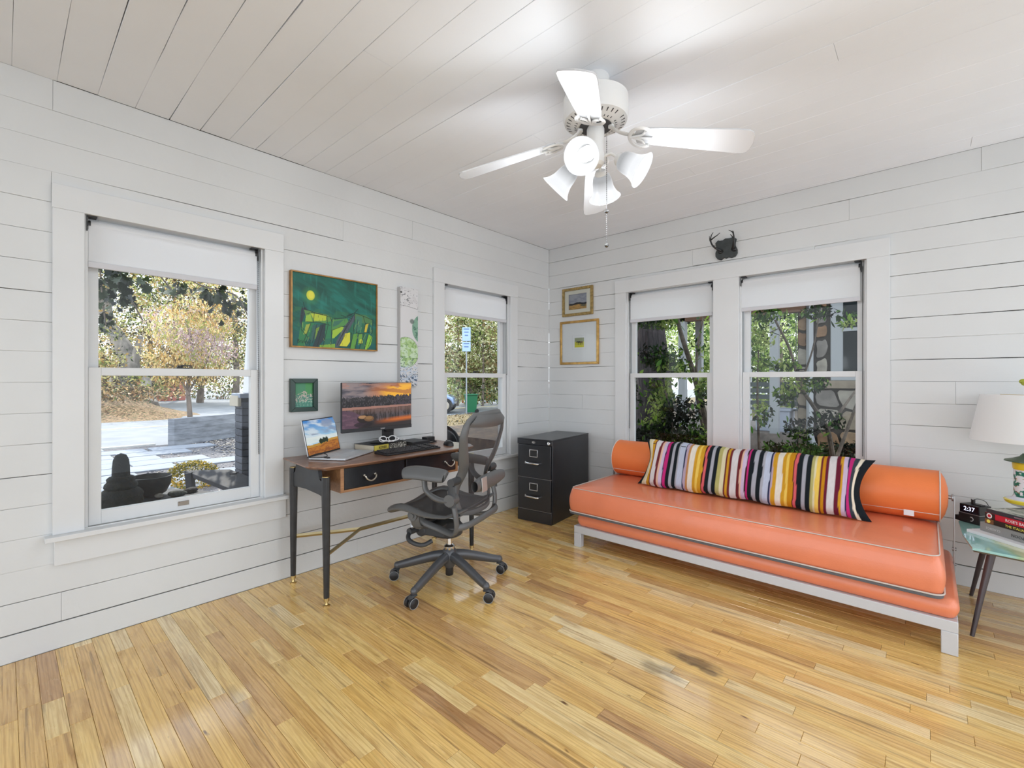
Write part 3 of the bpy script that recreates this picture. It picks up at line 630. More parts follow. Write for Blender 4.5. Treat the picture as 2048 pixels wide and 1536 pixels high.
MB().box(.018, .034, -.045, .045, .0, .13).box(.03, .055, -.032, .032, .08, .19).build('neck', BLACKM, mon, .003)
b = MB(); b.lathe([(.001, 0), (.108, 0), (.110, .003), (.104, .007), (.03, .010), (.001, .010)], 36, Mx((0, .01, 0), sc=(.88, 1.12, 1))); b.build('base', BLACKM, mon)

lap = thing('laptop', (.215, 1.445, ZT), 0, 'open silver laptop showing a golden field under blue sky', 'laptop')
u_ = Vector((-.2, .326, 0)).normalized(); f_ = Vector((.852, .523, 0)); T = Matrix.Translation((-.215, -1.445, -ZT)); O = Vector((.213, 1.243, ZT))
MBs = frame(O, u_, -f_); MBs = T @ Matrix(((u_.x, f_.x, 0, O.x), (u_.y, f_.y, 0, O.y), (0, 0, 1, O.z), (0, 0, 0, 1)))
SIL = mat('laptop_silver', (.62, .64, .67), .35, metal=.4)
LW, LD = .357, .243
MB(MBs).box(0, LW, 0, LD, .002, .014).build('base', SIL, lap, .003)
kb = MB(MBs)
for r_ in range(6):
    for k in range(15): kb.box(.022+k*.0208, .022+k*.0208+.0180, .022+r_*.019, .022+r_*.019+.0165, .0140, .0152)
tag(kb.build('keys', mat('laptop_key', (.50, .52, .55), .5), lap, smooth=False), kind='stuff')
MB(MBs).box(.125, .235, .150, .222, .0140, .0144).build('trackpad', mat('trackpad', (.55, .57, .60), .3), lap)
til = R(12); up = -f_*math.sin(til)+Vector((0, 0, math.cos(til))); ML2 = T @ frame(O+Vector((0, 0, .012))+u_*LW/2+up*.113, u_, up)
MB(ML2).box(-LW/2, LW/2, -.113, .120, -.006, 0).build('lid', SIL, lap, .002)
MB(ML2).box(-LW/2+.004, LW/2-.004, -.112, .117, -.0002, .0005).build('bezel', BLACKM, lap)
screen_field().build('display', LW-.016, .214, ML2 @ Matrix.Translation((0, .005, .0008)), SCR, lap)
eg = thing('cable_loop', (.26, 1.30, ZT), 0, 'thin black cable looped over the left edge of the laptop', 'cable')
T2 = Matrix.Translation((-.26, -1.30, -ZT)); b = MB(T2)
P = [(.215, 1.235, ZT+.017), (.245, 1.238, ZT+.018), (.285, 1.262, ZT+.019), (.300, 1.295, ZT+.020), (.285, 1.325, ZT+.022), (.262, 1.33, ZT+.03), (.24, 1.31, ZT+.036), (.226, 1.275, ZT+.03), (.216, 1.24, ZT+.019)]
b.tube(cr_pts(P, 5), .0026, 7).box(.292, .342, 1.30, 1.316, ZT+.0155, ZT+.022); b.build('cord', BLACKM, eg)

kbd = thing('keyboard', (.368, 1.862, ZT), R(3), 'full-size black computer keyboard on the walnut desk', 'keyboard')
b = MB(); b.add([(-.072, -.225, 0), (.072, -.225, 0), (.072, .225, 0), (-.072, .225, 0), (-.072, -.225, .019), (.072, -.225, .010), (.072, .225, .010), (-.072, .225, .019)], [(3,2,1,0),(4,5,6,7),(0,1,5,4),(1,2,6,5),(2,3,7,6),(3,0,4,7)]); b.build('case', BLACKM, kbd, .003)
b = MB(Matrix.Translation((0, 0, .0145)) @ Matrix.Rotation(math.atan(.009/.144), 4, 'Y'))
for r_ in range(6):
    x = -.060+r_*.0205-(.004 if r_ == 0 else 0)
    for k in range(22):
        y = -.213+k*.0195
        if r_ == 5 and 4 <= k <= 8: continue
        if k in (15, 19): continue
        b.box(x, x+.0165, y, y+.0165, 0, .0065)
b.box(-.060+5*.0205, -.060+5*.0205+.0165, -.213+4*.0195, -.213+9*.0195-.003, 0, .0065)
tag(b.build('keys', mat('key_black', (.03, .03, .033), .45), kbd, .0015, 1, smooth=False), kind='stuff')
ms = thing('mouse', (.355, 2.225, ZT), R(-15), 'black wireless mouse right of the keyboard', 'mouse')
b = MB(); b.grid(lambda u, v: ((.058*math.cos(v*PI/2))*math.cos(u*2*PI), .033*math.cos(v*PI/2)*math.sin(u*2*PI), .036*math.sin(v*PI/2)**.8*(1+.1*math.cos(u*2*PI)*math.cos(v*PI/2))), 28, 8, cu=True); b.build('shell', BLACKM, ms)
MB().box(-.045, -.02, -.0028, .0028, .018, .034).build('wheel', mat('rubber_grey', (.06, .06, .06), .6), ms, .002)

def book(nm, L_, W_, T_, cover, pages='#d9d2be', label=None, rz=0, loc=(0, 0, 0), group=None, spine=None):
    """local: x = depth (spine at +x), y = length, z = thickness"""
    t = thing(nm, loc, rz, label, 'book', group)
    c = mat('book_cover_'+cover.strip('#'), cover, .45)
    b = MB().box(-W_/2, W_/2, -L_/2, L_/2, 0, .0022).box(-W_/2, W_/2, -L_/2, L_/2, T_-.0022, T_).box(W_/2-.003, W_/2, -L_/2, L_/2, .0022, T_-.0022); b.build('cover', c, t, .0008)
    MB().box(-W_/2+.005, W_/2-.003, -L_/2+.004, L_/2-.004, .0022, T_-.0022).build('pages', mat('paper_'+pages.strip('#'), pages, .85, bump=.2, bscale=300, stretch=(.1, .1, 6)), t, smooth=False)
    return t
bk = book('book', .305, .20, .040, '#24242a', label='thick hardback with yellow and grey spine under the monitor', loc=(.095, 1.815, ZT), rz=R(11))
def spine_pic(nx, ny, fn): p = Pic(nx, ny); fn(p); return p
def sp1(p):
    u, v = p.u, p.v; p.mask(np.ones_like(u), '#d8c85a'); p.mask((vn(u*20, v*4, 3) > .6)*1., '#c4b24a', .6); p.mask((u > .45)*1., '#77756c'); p.mask((u > .45)*(vn(u*30, v*6, 6) > .5)*1., '#d8d6cc'); p.mask((u > .45)*(vn(u*34, v*8, 9) > .6)*1., '#2c2b28'); p.mask((u > .43)*(u < .455)*1., '#2a2620')
sp1_ = spine_pic(150, 16, sp1); sp1_.build('spine_print', .303, .038, frame((.1004, 0, .020), (0, 1, 0), (0, 0, 1)), PRINT, bk)
text('spine_lettering', 'REMBR', .027, frame((.1008, -.075, .020), (0, 1, 0), (0, 0, 1)), mat('ink_dark', (.05, .04, .02), .6), bk, sx=.9)
bk2 = book('book', .24, .20, .026, '#26272b', pages='#3a3a3a', label='slim black hardback on the desk right of the monitor stand', loc=(.085, 2.055, ZT), rz=R(6))
bk2.location.y = 2.095; bk2.scale = (1, .72, 1)
# white sunglasses and key bunch on the monitor base
sg = thing('sunglasses', (.205, 1.80, .818), R(80), 'white-framed sunglasses lying on the books before the monitor stand', 'sunglasses')
WPL = mat('white_plastic', (.82, .82, .83), .3)
b = MB()
for s in (-1, 1):
    b.tube([(s*.034+.026*math.cos(a), .0, .022+.019*math.sin(a)) for a in np.linspace(0, 2*PI, 20, endpoint=False)], .0035, 7, closed=True)
    b.tube(cr_pts([(s*.060, 0, .030), (s*.064, -.03, .028), (s*.050, -.055, .018), (s*-.02, -.062, .010)], 5), [.0042]*16, 7)
b.tube([(-.010, 0, .028), (0, .002, .031), (.010, 0, .028)], .003, 6); b.build('frame', WPL, sg)
for s in (-1, 1): MB().cyl((s*.034, -.001, .022), (s*.034, .001, .022), .021, n=18).build('lens', mat('dark_lens', (.02, .02, .025), .1), sg)
ky = thing('key_bunch', (.165, 1.91, .818), R(20), 'bunch of silver keys on a ring beside the white sunglasses', 'keys')
b = MB(); b.tube([(.014*math.cos(a), .014*math.sin(a), .004) for a in np.linspace(0, 2*PI, 20, endpoint=False)], .0014, 6, closed=True); b.build('ring', CHROME, ky)
for k, a in enumerate((10, 60, 125, 190, 250)):
    M = Mx((.014*math.cos(R(a)), .014*math.sin(R(a)), .002+k*.0018), rz=R(a)); b = MB(M); b.cyl((.010, 0, 0), (.010, 0, .0018), .010, n=12).box(.018, .045, -.003, .003, 0, .0018).box(.03, .034, .003, .005, 0, .0018).box(.038, .042, .003, .005, 0, .0018).build('key', CHROME, ky)
bx = thing('charger_box', (.10, 2.24, ZT), R(8), 'small black box with a coiled black strap at the right end of the desk', 'box')
MB().box(-.03, .03, -.048, .035, .008, .042).build('case', BLACKM, bx, .003)
b = MB(); b.tube([(.028+.03*math.cos(a), -.01+.056*math.sin(a), .006+.002*math.sin(3*a)) for a in np.linspace(0, 2*PI, 28, endpoint=False)], .004, 6, closed=True); b.tube([(.02+.022*math.cos(a), -.01+.046*math.sin(a), .013) for a in np.linspace(0, 2*PI, 24, endpoint=False)], .003, 6, closed=True); b.build('strap', BLACKM, bx)

# ------------------------------------------------------------------ office chair  (+x faces the desk, +y is the side towards the daybed)
ch = thing('office_chair', (.812, 1.848, 0), R(200), 'graphite mesh-back office chair on a five-star castor base at the desk', 'chair')
GR = mat('graphite_plastic', (.105, .107, .108), .40, bump=.05, bscale=200); GR2 = mat('graphite_dark', (.045, .047, .05), .5); ALU = mat('graphite_metal', (.085, .088, .095), .34, metal=.25)
def mesh_mat(name, c, f, sc=260):
    m = bpy.data.materials.new(name); m.use_nodes = True; n = m.node_tree; b = n.nodes['Principled BSDF']; b.inputs['Base Color'].default_value = (*c, 1); b.inputs['Roughness'].default_value = .6
    t = n.nodes.new('ShaderNodeBsdfTransparent'); x = n.nodes.new('ShaderNodeMixShader'); x.inputs[0].default_value = f
    n.links.new(t.outputs[0], x.inputs[1]); n.links.new(b.outputs[0], x.inputs[2]); n.links.new(x.outputs[0], n.nodes['Material Output'].inputs[0]); return m
NET = mesh_mat('chair_net', (.06, .055, .06), .52); NETS = mesh_mat('seat_net', (.045, .044, .046), .96)
base = MB(); base.lathe([(.028, .10), (.040, .12), (.046, .17), (.040, .205), (.030, .215), (.001, .215)], 24)
for k in range(5):
    a = R(-3-200+72*k); M = Matrix.Rotation(a, 4, 'Z')
    base.tube(cr_pts([(.015, 0, .168), (.09, 0, .160), (.20, 0, .128), (.30, 0, .096), (.338, 0, .087)], 4), [.036]*1+[.036-.014*i/16 for i in range(16)], 10, M, sx=.95, sy=.72, up=(0, 0, 1)); base.sph((.338, 0, .086), .0235, 12, 8, (1, .85, 1), M)
base.build('base', ALU, ch)
for k in range(5):
    a = R(-3-200+72*k); M = Matrix.Rotation(a, 4, 'Z') @ Mx((.338, 0, 0), rz=R((35, -50, 70, 20, -15)[k]))
    c = MB(M).cyl((0, 0, .055), (0, 0, .075), .009, n=10).tube([(.022, 0, .036+.0), (.030, 0, .050), (.02, 0, .062), (0, 0, .066), (-.012, 0, .06)], [.010, .013, .014, .013, .010], 8, sx=.6, sy=1.5, up=(0, 0, 1)).build('caster', GR2, ch)
    for s in (-1, 1):
        MB(M).lathe([(.001, 0), (.024, 0), (.029, .003), (.029, .017), (.024, .020), (.001, .021)], 20, Mx((.020, .008*s, .029), rx=-PI/2 if s > 0 else PI/2)).build('wheel', BLACKM, c)
        MB(M).tube([(.020+.0285*math.cos(q), s*.0285, .029+.0285*math.sin(q)) for q in np.linspace(0, 2*PI, 20, endpoint=False)], .0012, 5, closed=True).build('wheel_rim', mat('rim_grey', (.35, .37, .38), .5), c)
MB().lathe([(.022, .050), (.024, .055), (.024, .10), (.018, .10)], 20).build('lower_column', BLACKM, ch)
b = MB(); b.cyl((0, 0, .20), (0, 0, .31), .0145); b.build('gas_cylinder', CHROME, ch); MB().lathe([(.030, .205), (.034, .212), (.034, .228), (.026, .236), (.016, .238)], 20).build('column_collar', CHROME, ch)
b = MB(); b.lathe([(.001, .288), (.060, .288), (.082, .305), (.088, .355), (.066, .385), (.001, .39)], 28, Mx((.03, 0, 0), sc=(1.35, 1.05, 1)))
b.box(-.02, .17, -.105, .105, .310, .385).box(.05, .17, -.06, .06, .30, .33).cyl((.14, -.11, .335), (.14, .11, .335), .034, n=18).cyl((.09, -.13, .40), (.09, .13, .40), .020, n=14); b.build('tilt_mechanism', GR2, ch, .006)
b = MB(); b.tube(cr_pts([(.165, .10, .345), (.18, .16, .335), (.155, .21, .315), (.10, .225, .30), (.05, .21, .295), (.02, .17, .31)], 4), .013, 10); b.cyl((.165, .10, .345), (.175, .175, .345), .020, n=14); b.build('tilt_lever', GR2, ch)
b = MB(); 
for x in (.085, .135): b.lathe([(.006, 0), (.012, .012), (.017, .03), (.012, .038), (.001, .04)], 12, Mx((x, .17, .385), rx=R(-70)))
b.build('adjustment_paddle', mat('paddle_grey', (.45, .46, .48), .3, metal=.5), ch)
for s in (-1, 1):
    b = MB(); b.tube(cr_pts([(.095, s*.235, .475), (.092, s*.235, .44), (.09, s*.21, .40), (.085, s*.12, .375)], 4), [.030]*5+[.028]*4+[.024]*4, 12, sx=1, sy=.62, up=(1, 0, 0)).cyl((.095, s*.205, .472), (.095, s*.262, .472), .030, n=20).cyl((.095, s*.262, .472), (.095, s*.270, .472), .014, n=14); b.build('pivot_arm', GR, ch)
# seat
def seatz(x): return .487+.018*math.exp(-((x-.16)/.10)**2)-.055*max(0, (x-.16)/.16)**2-.012*math.cos((x+.05)*9)+.03*max(0, (-.12-x)/.08)
def seat(u, v):
    x = -.19+v*.49; hw = .25-.030*(2*v-1)**4-.055*max(0, (v-.86)/.14)**2; y = (2*u-1)*hw
    return (x, y, seatz(x)+.014*(2*u-1)**2-.010)
b = MB(); b.grid(seat, 24, 24); b.build('seat_mesh', NETS, ch, fix=False)
loop = [seat(1, v) for v in np.linspace(0, 1, 14)]+[seat(u, 1) for u in np.linspace(1, 0, 10)][1:]+[seat(0, v) for v in np.linspace(1, 0, 14)][1:]+[seat(u, 0) for u in np.linspace(0, 1, 10)][1:-1]
b = MB(); b.tube(loop, [.011+.012*max(0, min(1, (p[0]+.1)*4)) for p in loop], 10, closed=True, sx=.8, sy=1.25, up=(0, 0, 1)); b.build('seat_frame', GR, ch)
# back
BZ0, BZ1 = .50, 1.045
def bx_(z): return -.205-.10*(z-BZ0)-.15*max(0, z-.78)**1.5+.045*math.exp(-((z-.64)/.10)**2)-.03
def bw(z): 
    t = (z-BZ0)/(BZ1-BZ0); return float(np.interp(t, [0, .12, .30, .42, .6, .8, .93, 1.0], [.185, .215, .185, .175, .225, .262, .245, .17]))
def back(u, v):
    z = BZ0+v*(BZ1-BZ0); w_ = bw(z)-.012; y = (2*u-1)*w_; return (bx_(z)+.05*(2*u-1)**2-.008, y, z)
b = MB(); b.grid(back, 20, 26); b.build('back_mesh', NET, ch, fix=False)
zs = list(np.linspace(BZ0, BZ1, 22)); lp = [(bx_(z)+.05, bw(z), z) for z in zs]+[(bx_(BZ1)+.05*(y/.17)**2-.0, y, BZ1+.012*(1-(y/.17)**2)) for y in (.10, .03, -.03, -.10)]+[(bx_(z)+.05, -bw(z), z) for z in zs[::-1]]+[(bx_(BZ0)+.05*(y/.185)**2, y, BZ0-.012) for y in (-.12, -.04, .04, .12)]
def fr_r(z): return float(np.interp(z, [.5, .62, .7, .8, .95, 1.05], [.014, .018, .026, .026, .020, .016]))
b = MB(); b.tube(lp, [fr_r(p[2]) for p in lp], 10, closed=True, sx=.55, sy=1.25, up=(1, 0, 0)); b.build('back_frame', GR, ch)
b = MB(); b.grid(lambda u, v: (bx_(BZ1-.055*v)+.05*(2*u-1)**2-.012-.008*math.sin(v*PI), (2*u-1)*(bw(BZ1-.055*v)-.01), BZ1+.006*(1-v)-.055*v-.022*v*(1-(2*u-1)**2)*.6), 16, 6); b.build('headband', GR, ch, fix=False)
# lumbar pad, its bar and tape, uprights, yoke
b = MB(); b.grid(lambda u, v: (-.265-.020*math.sin(u*2*PI)*1.0-.006, (2*v-1)*.195, .655+.046*math.cos(u*2*PI)*(1-.35*abs(2*v-1)**3)), 20, 12, cu=True); b.build('lumbar_pad', GR, ch)
MB(Mx((-.292, .115, .655), ry=R(4))).box(-.004, .001, -.032, .032, -.040, .040).build('silver_tape', mat('silver_tape', (.55, .54, .52), .3, metal=.6, bump=.4, bscale=60), ch, .001)
for s in (-1, 1):
    b = MB(); b.tube(cr_pts([(-.150, s*.262, .64), (-.175, s*.262, .56), (-.190, s*.260, .49), (-.185, s*.245, .42), (-.14, s*.215, .385), (-.04, s*.18, .39), (.06, s*.19, .42), (.09, s*.215, .455)], 5), [.016]*36, 10, sx=1.3, sy=.8, up=(0, 1, 0)).build('back_support', GR, ch)
    b = MB(); b.tube([(-.17, s*.275, .665), (-.175, s*.278, .55)], .020, 10, sx=1.2, sy=.5, up=(1, 0, 0)).cyl((-.17, s*.20, .685), (-.17, s*.285, .685), .022, n=16); b.build('arm_slide', GR2, ch)
    arm = MB(); arm.tube(cr_pts([(-.165, s*.262, .585), (-.14, s*.268, .58), (-.075, s*.282, .592), (-.015, s*.288, .635), (-.002, s*.285, .695)], 5), [.026]*6+[.024]*6+[.021]*9, 12, sx=1.15, sy=.6, up=(0, 1, 0)); arm.cyl((-.165, s*.235, .59), (-.165, s*.295, .59), .033, n=20); am = arm.build('arm_bracket', GR, ch)
    b = MB(); P = cr_pts([(-.125, s*.270, .715), (-.12, s*.270, .716), (-.05, s*.275, .722), (.05, s*.283, .728), (.12, s*.288, .722), (.142, s*.290, .716)], 5); n_ = len(P)
    b.tube(P, [max(.006, .045*(1-abs(2*i/(n_-1)-1)**3.2)**.5) for i in range(n_)], 14, sx=.52, sy=1, up=(0, 0, 1)); b.build('arm_pad', GR, ch)
b = MB(); b.tube(cr_pts([(-.185, .255, .43), (-.225, .20, .435), (-.25, .1, .445), (-.255, 0, .448), (-.25, -.1, .445), (-.225, -.20, .435), (-.185, -.255, .43)], 4), .016, 10, sx=1.2, sy=.8, up=(0, 0, 1)); b.build('rear_yoke', GR, ch)
b = MB(); b.box(-.12, .06, -.13, .13, .438, .446); b.build('seat_pan_tray', mat('tray_grey', (.45, .5, .55), .4, metal=.4), ch, .003)

# ------------------------------------------------------------------ pictures
FL = lambda y, z, x=.0: frame((x, y, z), (0, 1, 0), (0, 0, 1))     # on left wall: right = +y, up = z, out = +x
FB = lambda x, z, y=YB: frame((x, y, z), (1, 0, 0), (0, 0, 1))     # on back wall: right = +x, out = -y
def frame_box(mb, W_, H_, fwid, d0, d1, prof=None):
    w2, h2 = W_/2, H_/2
    for q in ([(-w2, -h2), (w2, -h2), (w2-fwid, -h2+fwid), (-w2+fwid, -h2+fwid)], [(w2, -h2), (w2, h2), (w2-fwid, h2-fwid), (w2-fwid, -h2+fwid)], [(w2, h2), (-w2, h2), (-w2+fwid, h2-fwid), (w2-fwid, h2-fwid)], [(-w2, h2), (-w2, -h2), (-w2+fwid, -h2+fwid), (-w2+fwid, h2-fwid)]):
        mb.prism(q, d0, d1)
    return mb
def painting_green():
    p = Pic(230, 184); u, v = p.u, p.v; p.mask(np.ones_like(u), '#0d5c4e'); q = vn(u*6, v*16-u*9, 3, 4); p.mask((q-.5)*4, '#17766a', .8); p.mask((.42-q)*6, '#084238', .6)
    p.mask((vn(u*30, v*3, 5)-.62)*8, '#2a8577', .35); p.ell(.20, .295, .06, .075, '#3f7f45', .55, .9); p.ell(.20, .29, .042, .062, '#c9cf3d', 1, .15); p.ell(.205, .285, .025, .04, '#e0d84a', .8, .3)
    K = '#14201f'
    p.mask((v > .80)*1., '#0f5a58', .8); p.mask((v > .47)*(v < .9)*(vn(u*9, v*5, 9) > .45)*1., '#2c6b45', .55)
    P = p.poly
    P([(.10, .48), (.15, .46), (.17, .52), (.13, .58), (.10, .72), (.08, .66)], '#2e3c44'); P([(.13, .50), (.38, .53), (.44, .57), (.42, .66), (.16, .66)], '#5a8a46'); P([(.20, .54), (.38, .54), (.37, .62), (.24, .64)], '#b5c43c'); P([(.15, .58), (.2, .55), (.22, .66), (.14, .66)], '#8fb83f')
    P([(.11, .66), (.24, .67), (.20, .80), (.12, 1), (.06, 1), (.08, .8)], '#2f7a4c'); P([(.15, .70), (.20, .68), (.16, .82), (.12, .84)], '#98a843'); P([(.22, .70), (.30, .68), (.26, .86), (.20, .95)], '#35605a'); P([(.26, .74), (.32, .70), (.28, .95), (.24, 1)], '#7a9a3a')
    P([(.31, .68), (.40, .66), (.36, .88), (.28, 1), (.22, 1)], '#273a40'); P([(.37, .64), (.44, .62), (.43, .86), (.35, 1)], '#2f7b52'); P([(.44, .60), (.62, .56), (.66, .62), (.50, .72), (.43, .76)], '#4f8a49'); P([(.46, .62), (.58, .58), (.52, .66), (.45, .70)], '#3a6f5b'); P([(.45, .74), (.55, .68), (.60, .70), (.48, .84), (.44, .90)], '#9cbf3c')
    P([(.60, .66), (.72, .48), (.74, .52), (.62, .78), (.52, .98), (.48, .98), (.50, .88)], '#4d5660'); P([(.60, .78), (.66, .76), (.66, .90), (.62, .97), (.53, .97)], '#d0cf3e'); P([(.72, .48), (.86, .48), (.95, .54), (.95, .62), (.80, .60), (.74, .66)], '#4a7a4a'); P([(.74, .50), (.82, .52), (.80, .70), (.72, .76)], '#3f7a62'); P([(.86, .62), (.90, .60), (.87, .74), (.84, .74)], '#c8b83c')
    P([(.70, .78), (.76, .76), (.72, 1), (.66, 1)], '#5f9a3f'); P([(.77, .78), (.82, .76), (.81, .90), (.76, .94)], '#6ea03f'); P([(.83, .76), (.88, .76), (.84, 1), (.78, 1)], '#33704e'); P([(.90, .76), (.95, .80), (.93, .92), (.88, 1), (.85, 1)], '#86bf3a'); p.ell(.80, .88, .022, .035, '#b8c640'); P([(.36, .88), (.46, .86), (.44, 1), (.34, 1)], '#2a6c55'); P([(.30, .97), (.48, .94), (.48, 1), (.30, 1)], '#7fa93c')
    rg = random.Random(4)
    for L_ in ([(.11, .46), (.10, .74), (.14, .78)], [(.13, .48), (.26, .53), (.42, .56), (.44, .62)], [(.16, .55), (.22, .52), (.38, .54), (.39, .66)], [(.16, .66), (.30, .65), (.42, .68)], [(.24, .53), (.23, .66)], [(.20, .68), (.13, .92)], [(.27, .68), (.22, .94)], [(.34, .68), (.27, 1)], [(.40, .66), (.34, .98)], [(.44, .60), (.43, .96)], [(.10, .77), (.20, .92)], [(.46, .58), (.60, .55), (.72, .46), (.76, .40)], [(.62, .52), (.72, .46), (.84, .50), (.96, .54), (.95, .74)], [(.44, .75), (.56, .68), (.62, .67)], [(.56, .82), (.72, .47)], [(.50, .96), (.66, .56)], [(.52, .98), (.66, .97), (.68, .76)], [(.60, .80), (.53, .96)], [(.72, .48), (.70, .78)], [(.76, .56), (.74, .76), (.84, .76)], [(.86, .60), (.84, .74), (.90, .74), (.91, .60), (.86, .60)], [(.70, .78), (.66, 1)], [(.77, .77), (.72, 1)], [(.84, .76), (.78, .99)], [(.90, .76), (.84, 1)], [(.95, .78), (.88, 1)], [(.76, .92), (.82, .91)], [(.55, .52), (.68, .55)], [(.12, .40), (.14, .50)], [(.83, .50), (.86, .62)]): p.line(L_, .0042, K, .95, 1.26)
    for k in range(60):
        x, y = rg.uniform(.08, .94), rg.uniform(.5, .96); a = rg.uniform(1.2, 2.0); l = rg.uniform(.03, .09); p.line([(x, y), (x+l*math.cos(a), y+l*math.sin(a))], .0022, rg.choice([K, '#1c3a34', '#a9c85a']), .7, 1.26)
    return p
t = thing('painting', (0, 1.5215, 1.702), 0, 'framed green abstract landscape painting with a yellow moon', 'painting')
M = FL(0, 0, 0); MB(M).box(-.300, .300, -.237, .237, .002, .022).build('backing', mat('canvas_back', (.3, .25, .18), .8), t)
frame_box(MB(M), .613, .487, .009, .0, .034).build('frame', mat('gilt_brown_frame', (.33, .17, .045), .38, metal=.35, var=.3, nscale=20), t, .001)
painting_green().build('canvas', .597, .471, M @ Matrix.Translation((0, 0, .0235)), PRINT, t)
sig = text('signature', 'Brimley', .036, M @ Matrix.Translation((-.222, -.205, .024)) @ Matrix.Rotation(R(-3), 4, 'Z'), mat('paint_black', (.012, .03, .028), .6), t, sx=.8)
sig.data.name = 'signature'

p = Pic(60, 72); u, v = p.u, p.v; p.mask(np.ones_like(u), '#4f8f6c'); p.mask((u > .6)*(1-v)*1.0, '#4f9a4c', .7); p.mask((v > .5)*1., '#4e8a78'); p.mask((v > .40+.06*np.sin(u*9))*(vn(u*26, v*30, 4) > .56)*(v < .78)*1., '#c9b9b0'); p.mask((v > .66)*(vn(u*22, v*22, 9) > .6)*1., '#9fc4b0'); p.mask((v > .8)*1., '#4f8b7b', .6)
t = thing('picture', (0, 1.3015, 1.153), 0, 'small dark green framed picture of pale blossoms above the laptop', 'picture')
frame_box(MB(M), .173, .212, .028, .0, .032).build('frame', mat('dark_green_frame', (.018, .045, .037), .3), t, .002); MB(M).box(-.062, .062, -.08, .08, .0, .008).build('backing', BLACKM, t)
p.build('print', .120, .160, M @ Matrix.Translation((0, 0, .012)), PRINT, t)

p = Pic(70, 330, lin('#d3d2d3')); u, v = p.u, p.v; p.mask((vn(u*4, v*30, 5) > .6)*(v < .25)*1., '#c3c1c2', .6); p.line([(0, .185), (.4, .19), (1, .21)], .0022, '#35363a', .8, .2)
p.ell(1.35, .41, .68, .155, '#7ea48f', 1, .02); d_ = (((u-1.35)/.68)**2+((v-.41)/.155)**2 < 1); p.mask(d_*(vn(u*9, v*60, 7) > .55)*1., '#3f6b5a', .8)
d_ = (((u-.32)/.72)**2+((v-.66)/.155)**2 < 1); p.mask(d_*1., '#a9c789'); p.mask(d_*(vn(u*6, v*40, 3) > .5)*1., '#c9dcc2', .8); p.mask(d_*(vn(u*9, v*50, 13) > .62)*1., '#6f9a4f', .7); e = np.abs(((u-.32)/.72)**2+((v-.66)/.155)**2-1) < .025; p.mask(e*1., '#4a6a4a', .8)
p.mask((v > .70)*(vn(u*16, v*110, 8) > .66)*1., '#44565c', .9); p.mask((v > .80)*(vn(u*10, v*70, 18) > .55)*1., '#b9c6d6', .8); p.mask((v > .88)*(vn(u*14, v*80, 28) > .62)*1., '#2d4a6a', .9); p.mask((v < .2)*(vn(u*12, v*80, 4) > .70)*1., '#55595c', .8); p.ell(.66, .34, .10, .02, '#4d5d55', .8, .5); p.ell(.04, .055, .06, .01, '#3c3f40')
t = thing('canvas_print', (0, 2.0975, 1.582), 0, 'tall narrow white canvas with green leaf shapes beside the green painting', 'canvas')
MB(M).box(-.0805, .0805, -.377, .377, 0, .040).build('stretcher', mat('canvas_edge', (.50, .49, .49), .8), t, .002); p.build('print', .161, .754, M @ Matrix.Translation((0, 0, .0408)), PRINT, t)

GOLD = mat('old_gold_frame', (.36, .25, .09), .36, metal=.55, var=.35, nscale=40, bump=.4, bscale=70); MATB = mat('mat_board', (.78, .75, .66), .9); MATW = mat('mat_board_white', (.80, .80, .81), .9)
p = Pic(90, 66); u, v = p.u, p.v; p.mask(np.ones_like(u), '#a9abb4'); p.mask((vn(u*5, v*9, 3)-.45)*4, '#8d90a0', .8); p.mask((v > .62)*1., '#a9864c'); p.mask((v > .62)*(vn(u*7, v*14, 9) > .5)*1., '#c79d5c'); p.mask((np.abs(v-.64-.03*np.sin(u*9)) < .045+.03*vn(u*20, u*0, 2))*1., '#1f2028'); p.ell(.82, .78, .12, .06, '#4f5a4a', .8, .4); p.line([(.02, 0), (.02, 1)], .012, '#6a6a74'); p.line([(0, .02), (1, .02)], .012, '#6a6a74')
t = thing('picture', (.3695, YB, 2.0455), 0, 'small landscape print in an ornate dark gold frame, the upper of two', 'picture'); Mb = FB(0, 0, 0)
b = frame_box(MB(Mb), .366, .285, .026, 0, .022)
for s in range(15):
    for (x, y) in ((-.174+.348*s/14, .138), (-.174+.348*s/14, -.138)): b.sph((x, y, .017), .0095, 8, 5, (1.15, .8, .7))
for s in range(11):
    for x in (-.178, .178): b.sph((x, -.13+.26*s/10, .017), .0095, 8, 5, (.8, 1.15, .7))
b.build('frame', GOLD, t, .002); MB(Mb).box(-.158, .158, -.117, .117, 0, .008).build('mat_board', MATB, t); p.build('print', .215, .155, Mb @ Matrix.Translation((0, 0, .0086)), PRINT, t)
MB(Mb).add([(-.158, -.117, .012), (.158, -.117, .012), (.158, .117, .012), (-.158, .117, .012)], [(0, 1, 2, 3)]).build('glazing', GLASS, t, smooth=False, fix=False)
p = Pic(60, 50); u, v = p.u, p.v; p.mask(np.ones_like(u), '#c9c43a'); p.mask((v < .42)*1., '#9aa07e'); p.mask((v > .75)*1., '#d6cf34')
p.ell(.48, .44, .20, .075, '#242019'); p.ell(.74, .46, .14, .085, '#7a5a3c'); p.ell(.27, .40, .06, .045, '#242019'); p.line([(.36, .44), (.27, .38), (.2, .5)], .035, '#242019')
for x in (.36, .45, .60, .68, .82): p.line([(x, .46), (x+.01, .72)], .02, '#242019')
t = thing('picture', (.3875, YB, 1.6305), 0, 'gold-framed wide white mat with a tiny yellow horse print, the lower of two', 'picture')
